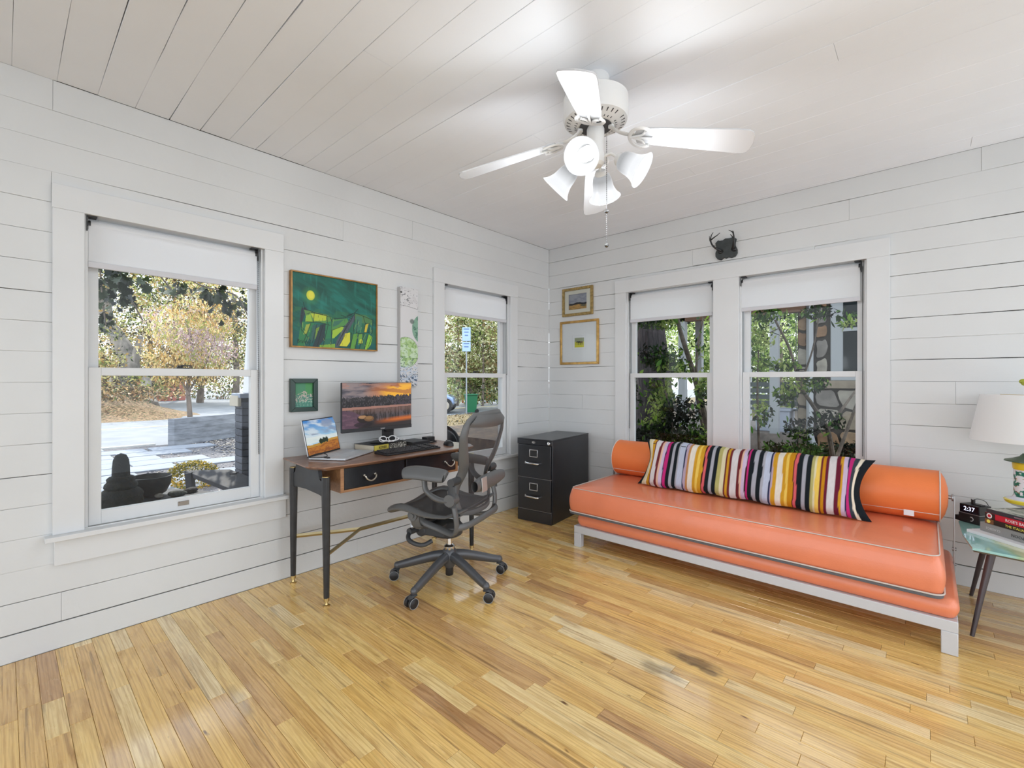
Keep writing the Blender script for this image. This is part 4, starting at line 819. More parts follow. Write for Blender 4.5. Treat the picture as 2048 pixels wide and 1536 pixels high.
frame_box(MB(Mb), .463, .445, .024, 0, .020).build('frame', mat('gold_leaf_frame', (.50, .30, .09), .32, metal=.7, var=.25, nscale=25, bump=.1), t, .003); MB(Mb).box(-.209, .209, -.20, .20, 0, .008).build('mat_board', MATW, t)
frame_box(MB(Mb), .165, .140, .0015, .008, .0086).build('mat_line', mat('grey_line', (.6, .58, .62), .9), t); p.build('print', .112, .096, Mb @ Matrix.Translation((.004, -.002, .0088)), PRINT, t)
MB(Mb).add([(-.209, -.20, .012), (.209, -.20, .012), (.209, .20, .012), (-.209, .20, .012)], [(0, 1, 2, 3)]).build('glazing', GLASS, t, smooth=False, fix=False)

# antler plaque
ap = thing('antler_plaque', (1.80, YB, 2.30), 0, 'small dark green wooden plaque mounted with black antlers above the windows', 'wall decoration')
PL = [(1.737, 2.385), (1.751, 2.379), (1.774, 2.378), (1.792, 2.389), (1.826, 2.385), (1.854, 2.390), (1.878, 2.370), (1.87, 2.343), (1.869, 2.32), (1.884, 2.283), (1.884, 2.255), (1.87, 2.232), (1.841, 2.225), (1.816, 2.234), (1.799, 2.226), (1.784, 2.236), (1.761, 2.220), (1.736, 2.230), (1.718, 2.255), (1.717, 2.284), (1.726, 2.308), (1.721, 2.344), (1.716, 2.365)]
MB(Mb).prism([(x-1.80, z-2.30) for x, z in PL], .0, .018).build('plaque', mat('plaque_green', (.035, .042, .042), .5, var=.3, nscale=30), ap, .003)
AM = mat('antler_black', (.012, .012, .012), .35, bump=.3, bscale=120)
for s, x0 in ((-1, 1.765), (1, 1.857)):
    b = MB(Mb); q = lambda x, z, d: (x-1.80, z-2.30, d)
    if s < 0: a = [q(1.772, 2.288, .018), q(1.758, 2.296, .05), q(1.735, 2.312, .08), q(1.715, 2.342, .095), q(1.708, 2.378, .10), q(1.714, 2.41, .10), q(1.726, 2.432, .095)]; t1 = [q(1.712, 2.375, .10), q(1.735, 2.39, .10), q(1.758, 2.404, .095), q(1.776, 2.420, .09)]; t2 = [q(1.716, 2.345, .095), q(1.704, 2.37, .105), q(1.702, 2.405, .11)]
    else: a = [q(1.850, 2.288, .018), q(1.862, 2.296, .05), q(1.876, 2.318, .08), q(1.882, 2.352, .095), q(1.880, 2.388, .10), q(1.868, 2.408, .10), q(1.846, 2.424, .10)]; t1 = [q(1.882, 2.352, .095), q(1.872, 2.368, .10), q(1.858, 2.388, .105)]; t2 = [q(1.880, 2.385, .10), q(1.880, 2.40, .10), q(1.874, 2.414, .10)]
    b.tube(cr_pts(a, 4), [max(.0025, .0105-.008*i/24) for i in range(25)], 8); b.tube(cr_pts(t1, 4), [max(.002, .006-.004*i/(4*(len(t1)-1))) for i in range(4*(len(t1)-1)+1)], 7); b.tube(cr_pts(t2, 4), [max(.002, .0055-.0035*i/(4*(len(t2)-1))) for i in range(4*(len(t2)-1)+1)], 7)
    b.lathe([(.016, .018), (.018, .024), (.012, .032), (.001, .034)], 14, Matrix.Translation(q(x0+.006*s, 2.288, 0))); b.build('antler', AM, ap)

# ------------------------------------------------------------------ side table with lamp, clock and books
ZTB = .43
tb = thing('side_table', (3.45, 3.5, 0), 0, 'low side table with cut corners, painted aqua and yellow top and splayed dark legs', 'table')
T = Matrix.Translation((-3.45, -3.5, 0)); P = [(3.164, 3.178), (3.80, 3.08), (4.0, 3.2), (4.02, 3.62), (3.84, 3.84), (3.20, 3.86), (3.135, 3.726), (3.139, 3.436)]
TOPM = bpy.data.materials.new('painted_tabletop'); TOPM.use_nodes = True; n = TOPM.node_tree; bs = n.nodes['Principled BSDF']; bs.inputs['Roughness'].default_value = .12; bs.inputs['Coat Weight'].default_value = .6
tc = n.nodes.new('ShaderNodeTexCoord'); nz = n.nodes.new('ShaderNodeTexNoise'); nz.inputs['Scale'].default_value = 2.2; nz.inputs['Detail'].default_value = 5; n.links.new(tc.outputs['Object'], nz.inputs['Vector'])
sx2 = n.nodes.new('ShaderNodeSeparateXYZ'); n.links.new(tc.outputs['Object'], sx2.inputs[0]); a1 = n.nodes.new('ShaderNodeMath'); a1.operation = 'MULTIPLY_ADD'; a1.inputs[1].default_value = 2.2; n.links.new(sx2.outputs[0], a1.inputs[0]); n.links.new(nz.outputs[0], a1.inputs[2])
rp = n.nodes.new('ShaderNodeValToRGB'); e = rp.color_ramp.elements; e[0].position = 0; e[0].color = (*lin('#97cbc6'), 1); e[1].position = .9; e[1].color = (*lin('#e9dfa8'), 1)
for q_, c_ in ((.09, '#9fbf94'), (.15, '#c5cda0'), (.28, '#e0d7a2')): z = e.new(q_); z.color = (*lin(c_), 1)
n.links.new(a1.outputs[0], rp.inputs[0]); n.links.new(rp.outputs[0], bs.inputs['Base Color'])
MB(T).prism(P, ZTB-.012, ZTB).build('tabletop', TOPM, tb, .001, smooth=False); MB(T).prism([((x-3.5)*.985+3.5, (y-3.45)*.985+3.45) for x, y in P], ZTB-.020, ZTB-.0121).build('top_edge', mat('dark_bronze', (.10, .08, .05), .4, metal=.5), tb)
LEGM = mat('dark_gunmetal_leg', (.075, .062, .066), .38, metal=.4)
for (fx, fy, tx, ty) in ((3.163, 3.172, 3.235, 3.235), (3.189, 3.765, 3.26, 3.70), (3.93, 3.19, 3.86, 3.25), (3.93, 3.77, 3.86, 3.70)):
    b = MB(T); b.tube([(fx, fy, 0), ((fx+tx)/2, (fy+ty)/2, ZTB/2), (tx, ty, ZTB-.02)], [.0085, .0125, .0165], 12); b.box(tx-.03, tx+.03, ty-.03, ty+.03, ZTB-.026, ZTB-.02).build('leg', LEGM, tb, .001)
b = MB(T); b.tube([(3.205+.012*math.cos(a), 3.30+.016*math.sin(a), .17+.036*math.cos(a)) for a in np.linspace(0, 2*PI, 20, endpoint=False)], .0045, 8, closed=True); b.build('hanging_ring', LEGM, tb)
# alarm clock
ck = thing('alarm_clock', (3.195, 3.735, ZTB), R(-38), 'small black digital alarm clock showing 2:37 beside the books', 'clock')
MB().box(-.052, .052, -.03, .06, 0, .052).build('charger_base', BLACKM, ck, .003); MB().box(-.050, .050, -.026, .058, .054, .104).build('case', BLACKM, ck, .003)
MB().box(-.052, .052, -.027, .058, .0515, .0545).build('seam', mat('silver_seam', (.45, .46, .48), .3, metal=.6), ck)
Mf = frame((0, -.0268, .079), (1, 0, 0), (0, 0, 1)); MB(Mf).box(-.046, .046, -.021, .021, 0, .0004).build('display', mat('display_black', (.006, .006, .014), .1), ck)
text('digits', '2:37', .034, Mf @ Matrix.Translation((.0, 0, .0006)), mat('digit_glow', (.1, .1, .1), .5, emit=(.75, .78, 1), es=1.4), ck, sx=.95)
b = MB(frame((0, -.0312, .026), (1, 0, 0), (0, 0, 1))); b.tube([(.012+.011*math.cos(a), .011*math.sin(a), .0) for a in np.linspace(-1.8, 1.9, 12)], .0018, 6); b.build('emblem', mat('emblem_white', (.7, .7, .72), .4), ck)
b = MB(); b.tube(cr_pts([(-.012, .02, .104), (-.014, .02, .122), (.0, .03, .135), (.03, .04, .13), (.045, .045, .108)], 5), .0018, 6); b.tube(cr_pts([(-.012, .02, .118), (-.03, .03, .128), (-.04, .05, .11), (-.04, .07, .08)], 5), .0018, 6); b.box(-.018, -.006, .012, .026, .104, .128).box(.01, .04, .0, .03, .104, .109).box(-.078, -.052, -.02, .03, .0, .028); b.build('plug_and_cable', BLACKM, ck)
# books, stacked; spines face the room and run to the lower right
ang = R(-46); C0 = Vector((3.408, 3.468))
def stack_book(nm, z, T_, L_, W_, cover, label, off=(0, 0), dr=0, pages='#ded9cc'):
    a = ang+dr; t = thing(nm, (C0.x+off[0], C0.y+off[1], z), a, label, 'book', 'books stacked on the side table')
    c = mat('cover_'+cover.strip('#'), cover, .35)
    MB().box(-L_/2, L_/2, -W_/2, W_/2, 0, .002).box(-L_/2, L_/2, -W_/2, W_/2, T_-.002, T_).box(-L_/2, L_/2, -W_/2, -W_/2+.002, .002, T_-.002).build('cover', c, t, .0006)
    MB().box(-L_/2+.004, L_/2-.004, -W_/2+.002, W_/2-.005, .002, T_-.002).build('pages', mat('stack_pages_'+pages.strip('#'), pages, .9), t, smooth=False)
    return t, frame((0, -W_/2-.0004, T_/2), (1, 0, 0), (0, 0, 1))
WI = mat('ink_white', (.85, .85, .84), .6); YI = mat('ink_yellow', (.85, .75, .12), .6); DI = mat('ink_grey', (.05, .05, .055), .6)
t, Ms = stack_book('book', ZTB, .016, .40, .27, '#e8eaee', 'wide flat white book at the bottom of the stack on the side table', (-.012, -.016), R(2), '#f0f0ee')
t, Ms = stack_book('book', ZTB+.016, .046, .34, .22, '#8f918f', 'thick grey book with upside-down lettering, second from the bottom of the stack', (.0, .0))
text('spine_lettering', 'SILVER SPOON', .021, Ms @ Matrix.Rotation(PI, 4, 'Z') @ Matrix.Translation((-.045, 0, .0004)), DI, t, sx=.95); text('spine_lettering', 'CLASSICS', .016, Ms @ Matrix.Rotation(PI, 4, 'Z') @ Matrix.Translation((.105, 0, .0004)), mat('ink_pale', (.6, .6, .6), .6), t, sx=1.05)
t, Ms = stack_book('book', ZTB+.062, .026, .30, .22, '#2b2826', 'dark book lettered THE ITALIAN TABLE in yellow, under the red one', (.004, .004), R(1))
text('spine_lettering', 'THE ITALIAN TABLE', .0175, Ms @ Matrix.Translation((.02, 0, .0004)), YI, t, sx=.95); b = MB(Ms); b.cyl((-.132, 0, 0), (-.132, 0, .0006), .009).build('spine_emblem', YI, t); MB(Ms).box(-.15, -.108, -.012, .012, 0, .0003).build('spine_panel', mat('brown_panel', (.20, .09, .04), .5), t)
t, Ms = stack_book('book', ZTB+.088, .030, .30, .22, '#c92a3c', 'red baking book near the top of the stack', (.004, .006), R(-1))
text('spine_lettering', "ROSE'S BAKING", .020, Ms @ Matrix.Translation((.015, 0, .0005)), WI, t, sx=.95); MB(Ms).box(-.15, -.100, -.0145, .0145, 0, .0003).build('spine_panel', mat('black_panel', (.03, .02, .02), .5), t); b = MB(Ms); b.cyl((-.128, .0, .0), (-.128, .0, .0007), .0135, n=20); b.build('spine_emblem', WI, t); MB(Ms).cyl((-.128, 0, .0006), (-.128, 0, .0010), .008, n=16).build('emblem_bar', mat('cover_c92a3c', (.6, .03, .05), .4), t)
t, Ms = stack_book('book', ZTB+.118, .020, .29, .22, '#3a3d44', 'dark-spined book with a pale landscape cover on top of the stack', (.006, .012), R(1))
p = Pic(60, 44); u, v = p.u, p.v; p.mask(np.ones_like(u), '#b9b8b0'); p.mask((vn(u*6, v*14, 3) > .5)*1., '#8f948c'); p.mask((v > .5)*(vn(u*9, v*9, 5) > .5)*1., '#70766c')
p.build('cover_print', .286, .216, Matrix.Translation((0, 0, .0203)), PRINT, t); text('spine_lettering', 'MARKET COOKBOOK', .009, Ms @ Matrix.Translation((.03, 0, .0004)), mat('ink_pink', (.6, .35, .4), .6), t)
# lamp
LX, LY, LZ = 3.402, 3.668, ZTB+.140
lp_ = thing('table_lamp', (LX, LY, LZ), 0, 'ceramic table lamp painted with green leaves and yellow bands under a white linen shade', 'lamp')
CER = vmat('painted_ceramic', .18)
prof = [(.030, 0), (.060, .004), (.088, .022), (.094, .036), (.086, .040), (.064, .048), (.056, .060), (.0565, .20), (.060, .206), (.062, .232), (.058, .240), (.020, .246)]
def lampcol(u, z):
    if z < .003: return lin('#8f9ab0')
    if .018 < z < .042: return lin('#e3cf3c')
    if z > .200: return lin('#e2bf2e')
    if z < .056 or z > .194: return lin('#dcdce6')
    U = u*9; V = (z-.056)*42
    a = vn(np.array([U*1.6]), np.array([V*1.1]), 31, 3)[0]; b_ = vn(np.array([U*2.3+9]), np.array([V*1.7]), 12, 3)[0]
    if a > .60: return lin('#1f6a58')
    if a > .57: return lin('#5aa28a')
    if b_ > .66: return lin('#6b3a4a')
    if b_ > .63: return lin('#c9b84a')
    return lin('#e0dfe4')
zz = [p_[1] for p_ in prof]; rr_ = [p_[0] for p_ in prof]; zs = sorted(set(list(np.linspace(0, .246, 70))+zz)); b = MB()
b.grid(lambda u, v: (float(np.interp(v*.246, zz, rr_))*math.cos(u*2*PI), float(np.interp(v*.246, zz, rr_))*math.sin(u*2*PI), v*.246), 96, 82, cu=True, colfn=lambda u, v: lampcol(u, v*.246)); b.build('body', CER, lp_, cols=True)
GRC = mat('green_ceramic_cap', (.05, .09, .045), .3); b = MB(); b.lathe([(.001, .238), (.092, .243), (.090, .249), (.060, .258), (.034, .270), (.022, .286), (.001, .288)], 36); b.build('cap', GRC, lp_)
b = MB(); b.cyl((0, 0, .286), (0, 0, .62), .006, n=10); b.build('stem', BRASS, lp_)
b = MB(); b.lathe([(.228, .352), (.184, .602), (.182, .602), (.226, .352)], 56); b.build('lamp_shade', LAMP_FAB, lp_)
b = MB()
for a in (0, 120, 240): b.tube([(0, 0, .598), (.183*math.cos(R(a)), .183*math.sin(R(a)), .598)], .0015, 6)
b.build('shade_spider', BRASS, lp_)
b = MB(); b.cyl((0, 0, .60), (0, 0, .650), .004, n=8)
for a in range(0, 360, 60): b.sph((.018*math.cos(R(a)), .018*math.sin(R(a)), .662+.01*(a % 120 > 0)), .018, 8, 6, (1, .6, .8))
b.build('leaf_finial', mat('finial_yellow_green', (.36, .38, .03), .4), lp_)

# ------------------------------------------------------------------ ceiling fan
FX, FY = 1.870, 1.825; fan = thing('ceiling_fan', (FX, FY, H), 0, 'white four-blade ceiling fan with four lit glass shades', 'ceiling fan')
FW = mat('fan_white', (.80, .80, .79), .32); FD = mat('fan_dark', (.05, .05, .055), .5)
b = MB(); b.lathe([(.001, 0), (.060, 0), (.062, -.006), (.060, -.050), (.050, -.060), (.025, -.064), (.022, -.085), (.12, -.090)], 40); b.build('canopy', FW, fan)
b = MB(); b.lathe([(.02, -.086), (.13, -.090), (.146, -.102), (.148, -.185), (.142, -.205), (.105, -.222), (.076, -.226), (.001, -.226)], 56); b.build('motor_housing', FW, fan)
b = MB(); b.lathe([(.074, -.2265), (.074, -.231), (.001, -.231)], 40); b.build('motor_ring', FD, fan)
b = MB()
for k in range(32):
    a = 2*PI*k/32
    if k % 8 in (0,): continue
    M_ = Matrix.Rotation(a, 4, 'Z'); b.add([(.088, -.0018, -.2262), (.132, -.0022, -.2118), (.132, .0022, -.2118), (.088, .0018, -.2262), (.088, -.0018, -.221), (.132, -.0022, -.206), (.132, .0022, -.206), (.088, .0018, -.221)], [(0,1,2,3),(7,6,5,4),(0,4,5,1),(1,5,6,2),(2,6,7,3),(3,7,4,0)], M_)
tag(b.build('vent_slots', FD, fan), kind='stuff')
b = MB(); b.lathe([(.001, -.228), (.036, -.230), (.040, -.240), (.040, -.300), (.038, -.304), (.038, -.345), (.041, -.352), (.040, -.395), (.028, -.408), (.001, -.41)], 36); b.build('light_kit_hub', FW, fan)
zb = -.282
for k in range(4):
    M_ = Matrix.Rotation(R((26.4, 122, 208.5, 296)[k]), 4, 'Z')
    b = MB(M_); b.tube(cr_pts([(.070, 0, -.232), (.10, 0, -.262), (.14, 0, -.280), (.175, 0, zb-.006)], 5), [.009]*16, 8, sx=.5, sy=1.6, up=(0, 0, 1)); b.cyl((.07, 0, -.240), (.07, 0, -.228), .013, n=12)
    iron = b.build('blade_iron', FW, fan)
    M2 = M_ @ Matrix.Translation((.205, 0, zb-.014)) @ Matrix.Rotation(R(11.5), 4, 'Y') @ Matrix.Rotation(R(-13), 4, 'X')
    b = MB(M2); b.tube([(.052*math.cos(a)-.0, .058*math.sin(a), -.010) for a in np.linspace(R(55), R(305), 22)], .0075, 8, sx=.7, sy=1.2, up=(0, 0, 1))
    for a in (60, 300): b.tube(cr_pts([(.030*math.cos(R(a))-.0, .045*math.sin(R(a)), -.010), (.0, .018*math.sin(R(a)), -.011), (-.045, 0, -.011)], 4), .0055, 7)
    b.tube(cr_pts([(-.05, 0, -.011), (.0, 0, -.012), (.045, .0, -.012)], 4), .005, 7)
    for (x, y) in ((.03, .048), (.03, -.048), (.048, 0)): b.cyl((x, y, -.014), (x, y, -.004), .006, n=10)
    b.build('iron_scroll', FW, iron)
    pts = [(-.02, .046), (.10, .055), (.25, .063), (.38, .069), (.43, .068), (.447, .060), (.456, .040), (.462, 0), (.456, -.040), (.447, -.060), (.43, -.068), (.38, -.069), (.25, -.063), (.10, -.055), (-.02, -.046), (-.035, 0)]
    b = MB(M2); b.prism(pts, -.0035, .0035); bl_ = b.build('blade', mat('blade_white', (.62, .63, .65), .25, coat=.2), fan, .0015, smooth=False)
    M2 = None
SG = bpy.data.materials.new('frosted_glass_lit'); SG.use_nodes = True; n = SG.node_tree; bs = n.nodes['Principled BSDF']; bs.inputs['Base Color'].default_value = (.02, .022, .024, 1); bs.inputs['Roughness'].default_value = .35
bs.inputs['Emission Color'].default_value = (.95, .97, 1, 1); at = n.nodes.new('ShaderNodeAttribute'); at.attribute_name = 'Col'; mm = n.nodes.new('ShaderNodeMath'); mm.operation = 'MULTIPLY'; mm.inputs[1].default_value = .70; n.links.new(at.outputs['Fac'], mm.inputs[0]); n.links.new(mm.outputs[0], bs.inputs['Emission Strength'])
BULB = mat('bulb_lit', (.9, .9, .9), .4, emit=(1, .985, .96), es=6)
for k, (az, tl) in enumerate(((20, 34), (108, 46), (198, 44), (286, 30))):
    Ma = Matrix.Rotation(R(az), 4, 'Z'); b = MB(Ma)
    b.tube(cr_pts([(.034, 0, -.372), (.065, 0, -.362), (.085, 0, -.372), (.102, 0, -.392)], 5), .0075, 10); b.build('light_arm', FW, fan)
    d = Vector((math.cos(R(tl)), 0, -math.sin(R(tl)))); o = Vector((.098, 0, -.388)); Q = Ma @ Matrix.Translation(o) @ d.to_track_quat('Z', 'Y').to_matrix().to_4x4()
    so = MB(Q).lathe([(.001, -.004), (.022, -.002), (.030, .010), (.032, .030), (.028, .030)], 24).build('socket', FW, fan)
    pr = cr_pts([(.030, .020), (.038, .030), (.044, .055), (.048, .085), (.060, .115), (.076, .135)], 4); b = MB(Q); n0 = len(pr)
    b.grid(lambda u, v: (pr[min(n0-1, int(round(v*(n0-1))))][0]*math.cos(2*PI*u), pr[min(n0-1, int(round(v*(n0-1))))][0]*math.sin(2*PI*u), pr[min(n0-1, int(round(v*(n0-1))))][1]), 36, n0-1, cu=True, colfn=lambda u, v: tuple([.45+.55*min(1, max(0, (v-.30)/.35))]*3))
    sh_ = b.build('glass_shade', SG, fan, cols=True); so_ = sh_.modifiers.new('thick', 'SOLIDIFY'); so_.thickness = .003
    b = MB(Q); b.sph((0, 0, .078), .030, 16, 12, (1, 1, 1.15)); b.cyl((0, 0, .025), (0, 0, .055), .014, n=14); bu = b.build('bulb', BULB, fan)
    l = bpy.data.objects.new('bulb_light', bpy.data.lights.new('bulb_light', 'POINT')); COL.objects.link(l); l.data.energy = LAMP; l.data.color = (.90, .95, 1); l.data.shadow_soft_size = .05
    l.parent = fan; l.matrix_local = Q @ Matrix.Translation((0, 0, .19))
b = MB(); cxn, cyn = .045, .022; z = -.30
b.tube([(cxn, cyn, -.26), (cxn, cyn, -.77)], .0012, 6)
while z > -.765: b.sph((cxn, cyn, z), .0028, 5, 4); z -= .0095
tag(b.build('pull_chain', mat('steel_bead', (.25, .25, .25), .3, metal=.8), fan), kind='stuff')
b = MB(); b.sph((cxn, cyn, -.620), .009, 14, 10).sph((cxn, cyn, -.775), .0095, 14, 10); b.build('chain_ball', mat('steel_ball', (.2, .2, .2), .25, metal=.9), fan)

# ------------------------------------------------------------------ outdoors
Fv = Vector((-math.sin(R(42.1)), math.cos(R(42.1)), 0)); Rv = Vector((math.cos(R(42.1)), math.sin(R(42.1)), 0))
def far(bx_, D, h):                       # a world point from bearing (px), depth in metres and sight height (px)
    a = (bx_-1024)/920; p = Vector((3.002, 0, 0))+(Fv+Rv*a)*D; p.z = 1.25+(760-h)/920*D; return p
GZ = -.6
LEAFM = vmat('leaf', .55, transl=.45, spec=.3); DARKLEAF = vmat('leaf_thick', .5, transl=.15, spec=.4)
def leaf_cloud(name, parent, blobs, n, size, pal, seed, m=None, hang=.0, shell=.35, asp=.45):
    g = np.random.RandomState(seed); C_ = []; 
    vol = np.array([b[1][0]*b[1][1]*b[1][2] for b in blobs])**.66; cnt = (n*vol/vol.sum()).astype(int)+1
    for (c, r), k in zip(blobs, cnt):
        d = g.normal(size=(k, 3)); d /= np.linalg.norm(d, axis=1)[:, None]; d *= (shell+(1-shell)*g.rand(k, 1))**.6; C_.append(np.array(c)+d*np.array(r))
    Cn = np.concatenate(C_); n = len(Cn); keep = vn(Cn[:, 0]/size/9+50, Cn[:, 2]/size/9+Cn[:, 1]/size/7+50, seed, 2) > .34; Cn = Cn[keep]; n = len(Cn)
    t = g.normal(size=(n, 3)); t[:, 2] -= hang*2; t /= np.linalg.norm(t, axis=1)[:, None]; q = g.normal(size=(n, 3)); b = np.cross(t, q); b /= np.linalg.norm(b, axis=1)[:, None]; nn = np.cross(t, b)
    s = size*(.6+.8*g.rand(n, 1)); w_ = s*asp
    V = np.stack([Cn-t*s*.5, Cn-t*s*.1+b*w_*.5+nn*s*.08, Cn+t*s*.5, Cn-t*s*.1-b*w_*.5+nn*s*.08], 1).reshape(-1, 3); F = np.arange(n*4).reshape(n, 4)
    P = np.array([lin(x) for x in pal]); zone = vn(Cn[:, 0]*.9/max(size*4, .3)+9, Cn[:, 2]*.9/max(size*4, .3)+Cn[:, 1]*.6, seed+7, 2)
    idx = np.clip(((zone-.25)*2*len(P)+g.normal(size=n)*.9).astype(int), 0, len(P)-1); col = P[idx]*(.75+.5*g.rand(n, 1))
    return tag(link(name, npmesh(name, V, F, m or LEAFM, np.repeat(col, 4, 0)), parent), kind='stuff')
def leaf_parts(parent, pts, size, col, seed, lobed=True, m=None, label=None):
    g = random.Random(seed)
    if lobed: P = [(0, -.5), (.10, -.30), (.42, -.36), (.28, -.14), (.52, .06), (.26, .08), (.20, .28), (0, .55), (-.20, .28), (-.26, .08), (-.52, .06), (-.28, -.14), (-.42, -.36), (-.10, -.30)]
    else: P = [(0, -.5), (.14, -.28), (.21, 0), (.14, .26), (0, .55), (-.14, .26), (-.21, 0), (-.14, -.28)]
    protos = []
    for c in col:
        b = MB(); b.add([(0, 0, -.04)]+[(x, y, .12*abs(x)-.1*y*y) for x, y in P], [(0, i+1, (i+1) % len(P)+1) for i in range(len(P))]); b.c = [lin(c)]*len(b.v); protos.append(b.mesh('leaf', m or DARKLEAF, cols=True))
    for p in pts:
        o = bpy.data.objects.new('leaf', g.choice(protos)); COL.objects.link(o); o.parent = parent; s = size*g.uniform(.6, 1.3)
        o.matrix_local = Matrix.LocRotScale(Vector(p), Euler((g.uniform(.4, 2.4), g.uniform(-.8, .8), g.uniform(0, 6.28))), Vector((s, s, s)))
BARK = mat('bark', (.16, .125, .10), .9, var=.5, nscale=9, bump=1, bscale=22, stretch=(1, 1, .25)); BARKP = mat('bark_pale', (.24, .215, .19), .9, var=.65, nscale=2.2, bump=1, bscale=9, stretch=(1, 1, .4))
# ground: gravel yard, dry lawn, street
def gmat(name, cols, sc, bump=.5, det=5):
    m = bpy.data.materials.new(name); m.use_nodes = True; n = m.node_tree; b = n.nodes['Principled BSDF']; b.inputs['Roughness'].default_value = .9
    t = n.nodes.new('ShaderNodeTexCoord'); z = n.nodes.new('ShaderNodeTexNoise'); z.inputs['Scale'].default_value = sc; z.inputs['Detail'].default_value = det; n.links.new(t.outputs['Object'], z.inputs['Vector'])
    r = n.nodes.new('ShaderNodeValToRGB'); e = r.color_ramp.elements; e[0].position = .32; e[0].color = (*lin(cols[0]), 1); e[1].position = .68; e[1].color = (*lin(cols[-1]), 1)
    for i, c in enumerate(cols[1:-1]): q = e.new(.32+.36*(i+1)/(len(cols)-1)); q.color = (*lin(c), 1)
    n.links.new(z.outputs[0], r.inputs[0]); n.links.new(r.outputs[0], b.inputs['Base Color']); bp = n.nodes.new('ShaderNodeBump'); bp.inputs['Strength'].default_value = bump; bp.inputs['Distance'].default_value = .03; n.links.new(z.outputs[0], bp.inputs['Height']); n.links.new(bp.outputs[0], b.inputs['Normal']); return m
GRAV = gmat('gravel', ('#34353c', '#5c5b61', '#8d857e'), 30, 1); LAWN = gmat('dry_lawn', ('#3a3322', '#5e533a', '#857454', '#48452c', '#6c6048'), 7, 1); STREETM = gmat('street_concrete', ('#74787e', '#85888c'), 1.5, .1)
MB().box(-13.2, -.15, -12, 5.6, GZ-.1, GZ).box(-.15, 40, -30, -1.9, GZ-.1, GZ).build('ground', GRAV, None, smooth=False)['kind'] = 'structure'
MB().box(-15.5, -.15, 5.6, 60, GZ-.1, GZ+.012).box(-.15, 40, YB+.15, 6.4, GZ-.1, GZ+.01).build('lawn', LAWN, None, smooth=False)['kind'] = 'structure'
MB().box(-90, -13.2, -60, 90, GZ-.12, GZ-.03).build('street', STREETM, None, smooth=False)['kind'] = 'structure'
b = MB()
for y in (GZ,): b.box(-13.35, -13.2, -40, 2.9, GZ-.1, GZ+.05)
b.build('kerb', mat('kerb_concrete', (.5, .49, .47), .85, var=.1), None, .01)['kind'] = 'structure'
MB().box(-20.2, -20.05, -60, 60, GZ-.03, GZ-.02).build('road_line', mat('road_paint', (.75, .62, .3), .8), None)['kind'] = 'structure'
# pebbles
g = np.random.RandomState(3); n = 5200; cx = -5.2-g.rand(n)**1.3*8.2; cy = .9+g.rand(n)*4.8; s = .016+.024*g.rand(n)
wl = (cx+12.8)*.866+(cy-3.1)*.5; ok_ = (wl > .25) & (np.hypot(cx+6.4, cy-2.2) > .5) & ((cy > 3.7) | (g.rand(n) < .25)); cx, cy, s = cx[ok_], cy[ok_], s[ok_]; n = len(cx)
V0 = np.array([(1, 0, 0), (-1, 0, 0), (0, 1, 0), (0, -1, 0), (0, 0, .8), (0, 0, -.5)]); F0 = np.array([(0, 2, 4), (2, 1, 4), (1, 3, 4), (3, 0, 4), (2, 0, 5), (1, 2, 5), (3, 1, 5), (0, 3, 5)])
an = g.rand(n)*6.28; ca, sa = np.cos(an), np.sin(an); VV = V0[None]*s[:, None, None]*np.array([1.3, .9, .7]); VV = np.stack([VV[..., 0]*ca[:, None]-VV[..., 1]*sa[:, None]+cx[:, None], VV[..., 0]*sa[:, None]+VV[..., 1]*ca[:, None]+cy[:, None], VV[..., 2]+GZ+.01], -1).reshape(-1, 3)
FF = (F0[None]+np.arange(n)[:, None, None]*6).reshape(-1, 3); pc = np.array([lin(x) for x in ('#55565e', '#76757a', '#9a9086', '#41434b', '#b0a89e')])[g.randint(0, 5, n)]
tag(link('gravel_pebbles', npmesh('gravel_pebbles', VV, FF, vmat('pebble', .8), np.repeat(pc, 6, 0))), 'loose grey gravel strewn over the front yard', 'gravel', kind='stuff')
# pavers
CONC = mat('paver_concrete', (.215, .235, .275), .85, var=.12, nscale=3, bump=.2, bscale=30)
pv = thing('garden_path', (-9.5, 2, GZ), 0, 'garden path of large pale concrete slabs across the gravel', 'path'); rg = random.Random(9)
for r_ in range(9):
    x = -6.3-r_*.78
    for k in range(3):
        y0 = -1.2+k*1.52+(.75 if r_ % 2 else 0)+(.0); 
        if k == 2 and r_ % 3 == 2: continue
        MB(Matrix.Translation((9.5, -2, 0))).box(x-.72, x, y0, y0+1.42, -.02, .03+rg.uniform(-.004, .006)).build('slab', CONC, pv, .008)
cw = thing('garden_wall', (-12.8, 3.1, GZ), 0, 'low board-marked concrete wall beside the street', 'wall'); Mw = frame((0, 0, 0), (-.50, .866, 0), (0, 0, 1))
for k in range(5): MB(Mw).box(0, 4.2, .0+k*.152, .150+k*.152, 0, .22+.004*(k % 2)).build('cast_course', mat('garden_concrete', (.22, .235, .265), .85, var=.3, nscale=2.5, bump=.4, bscale=14, stretch=(1, 1, 4)), cw, .004)
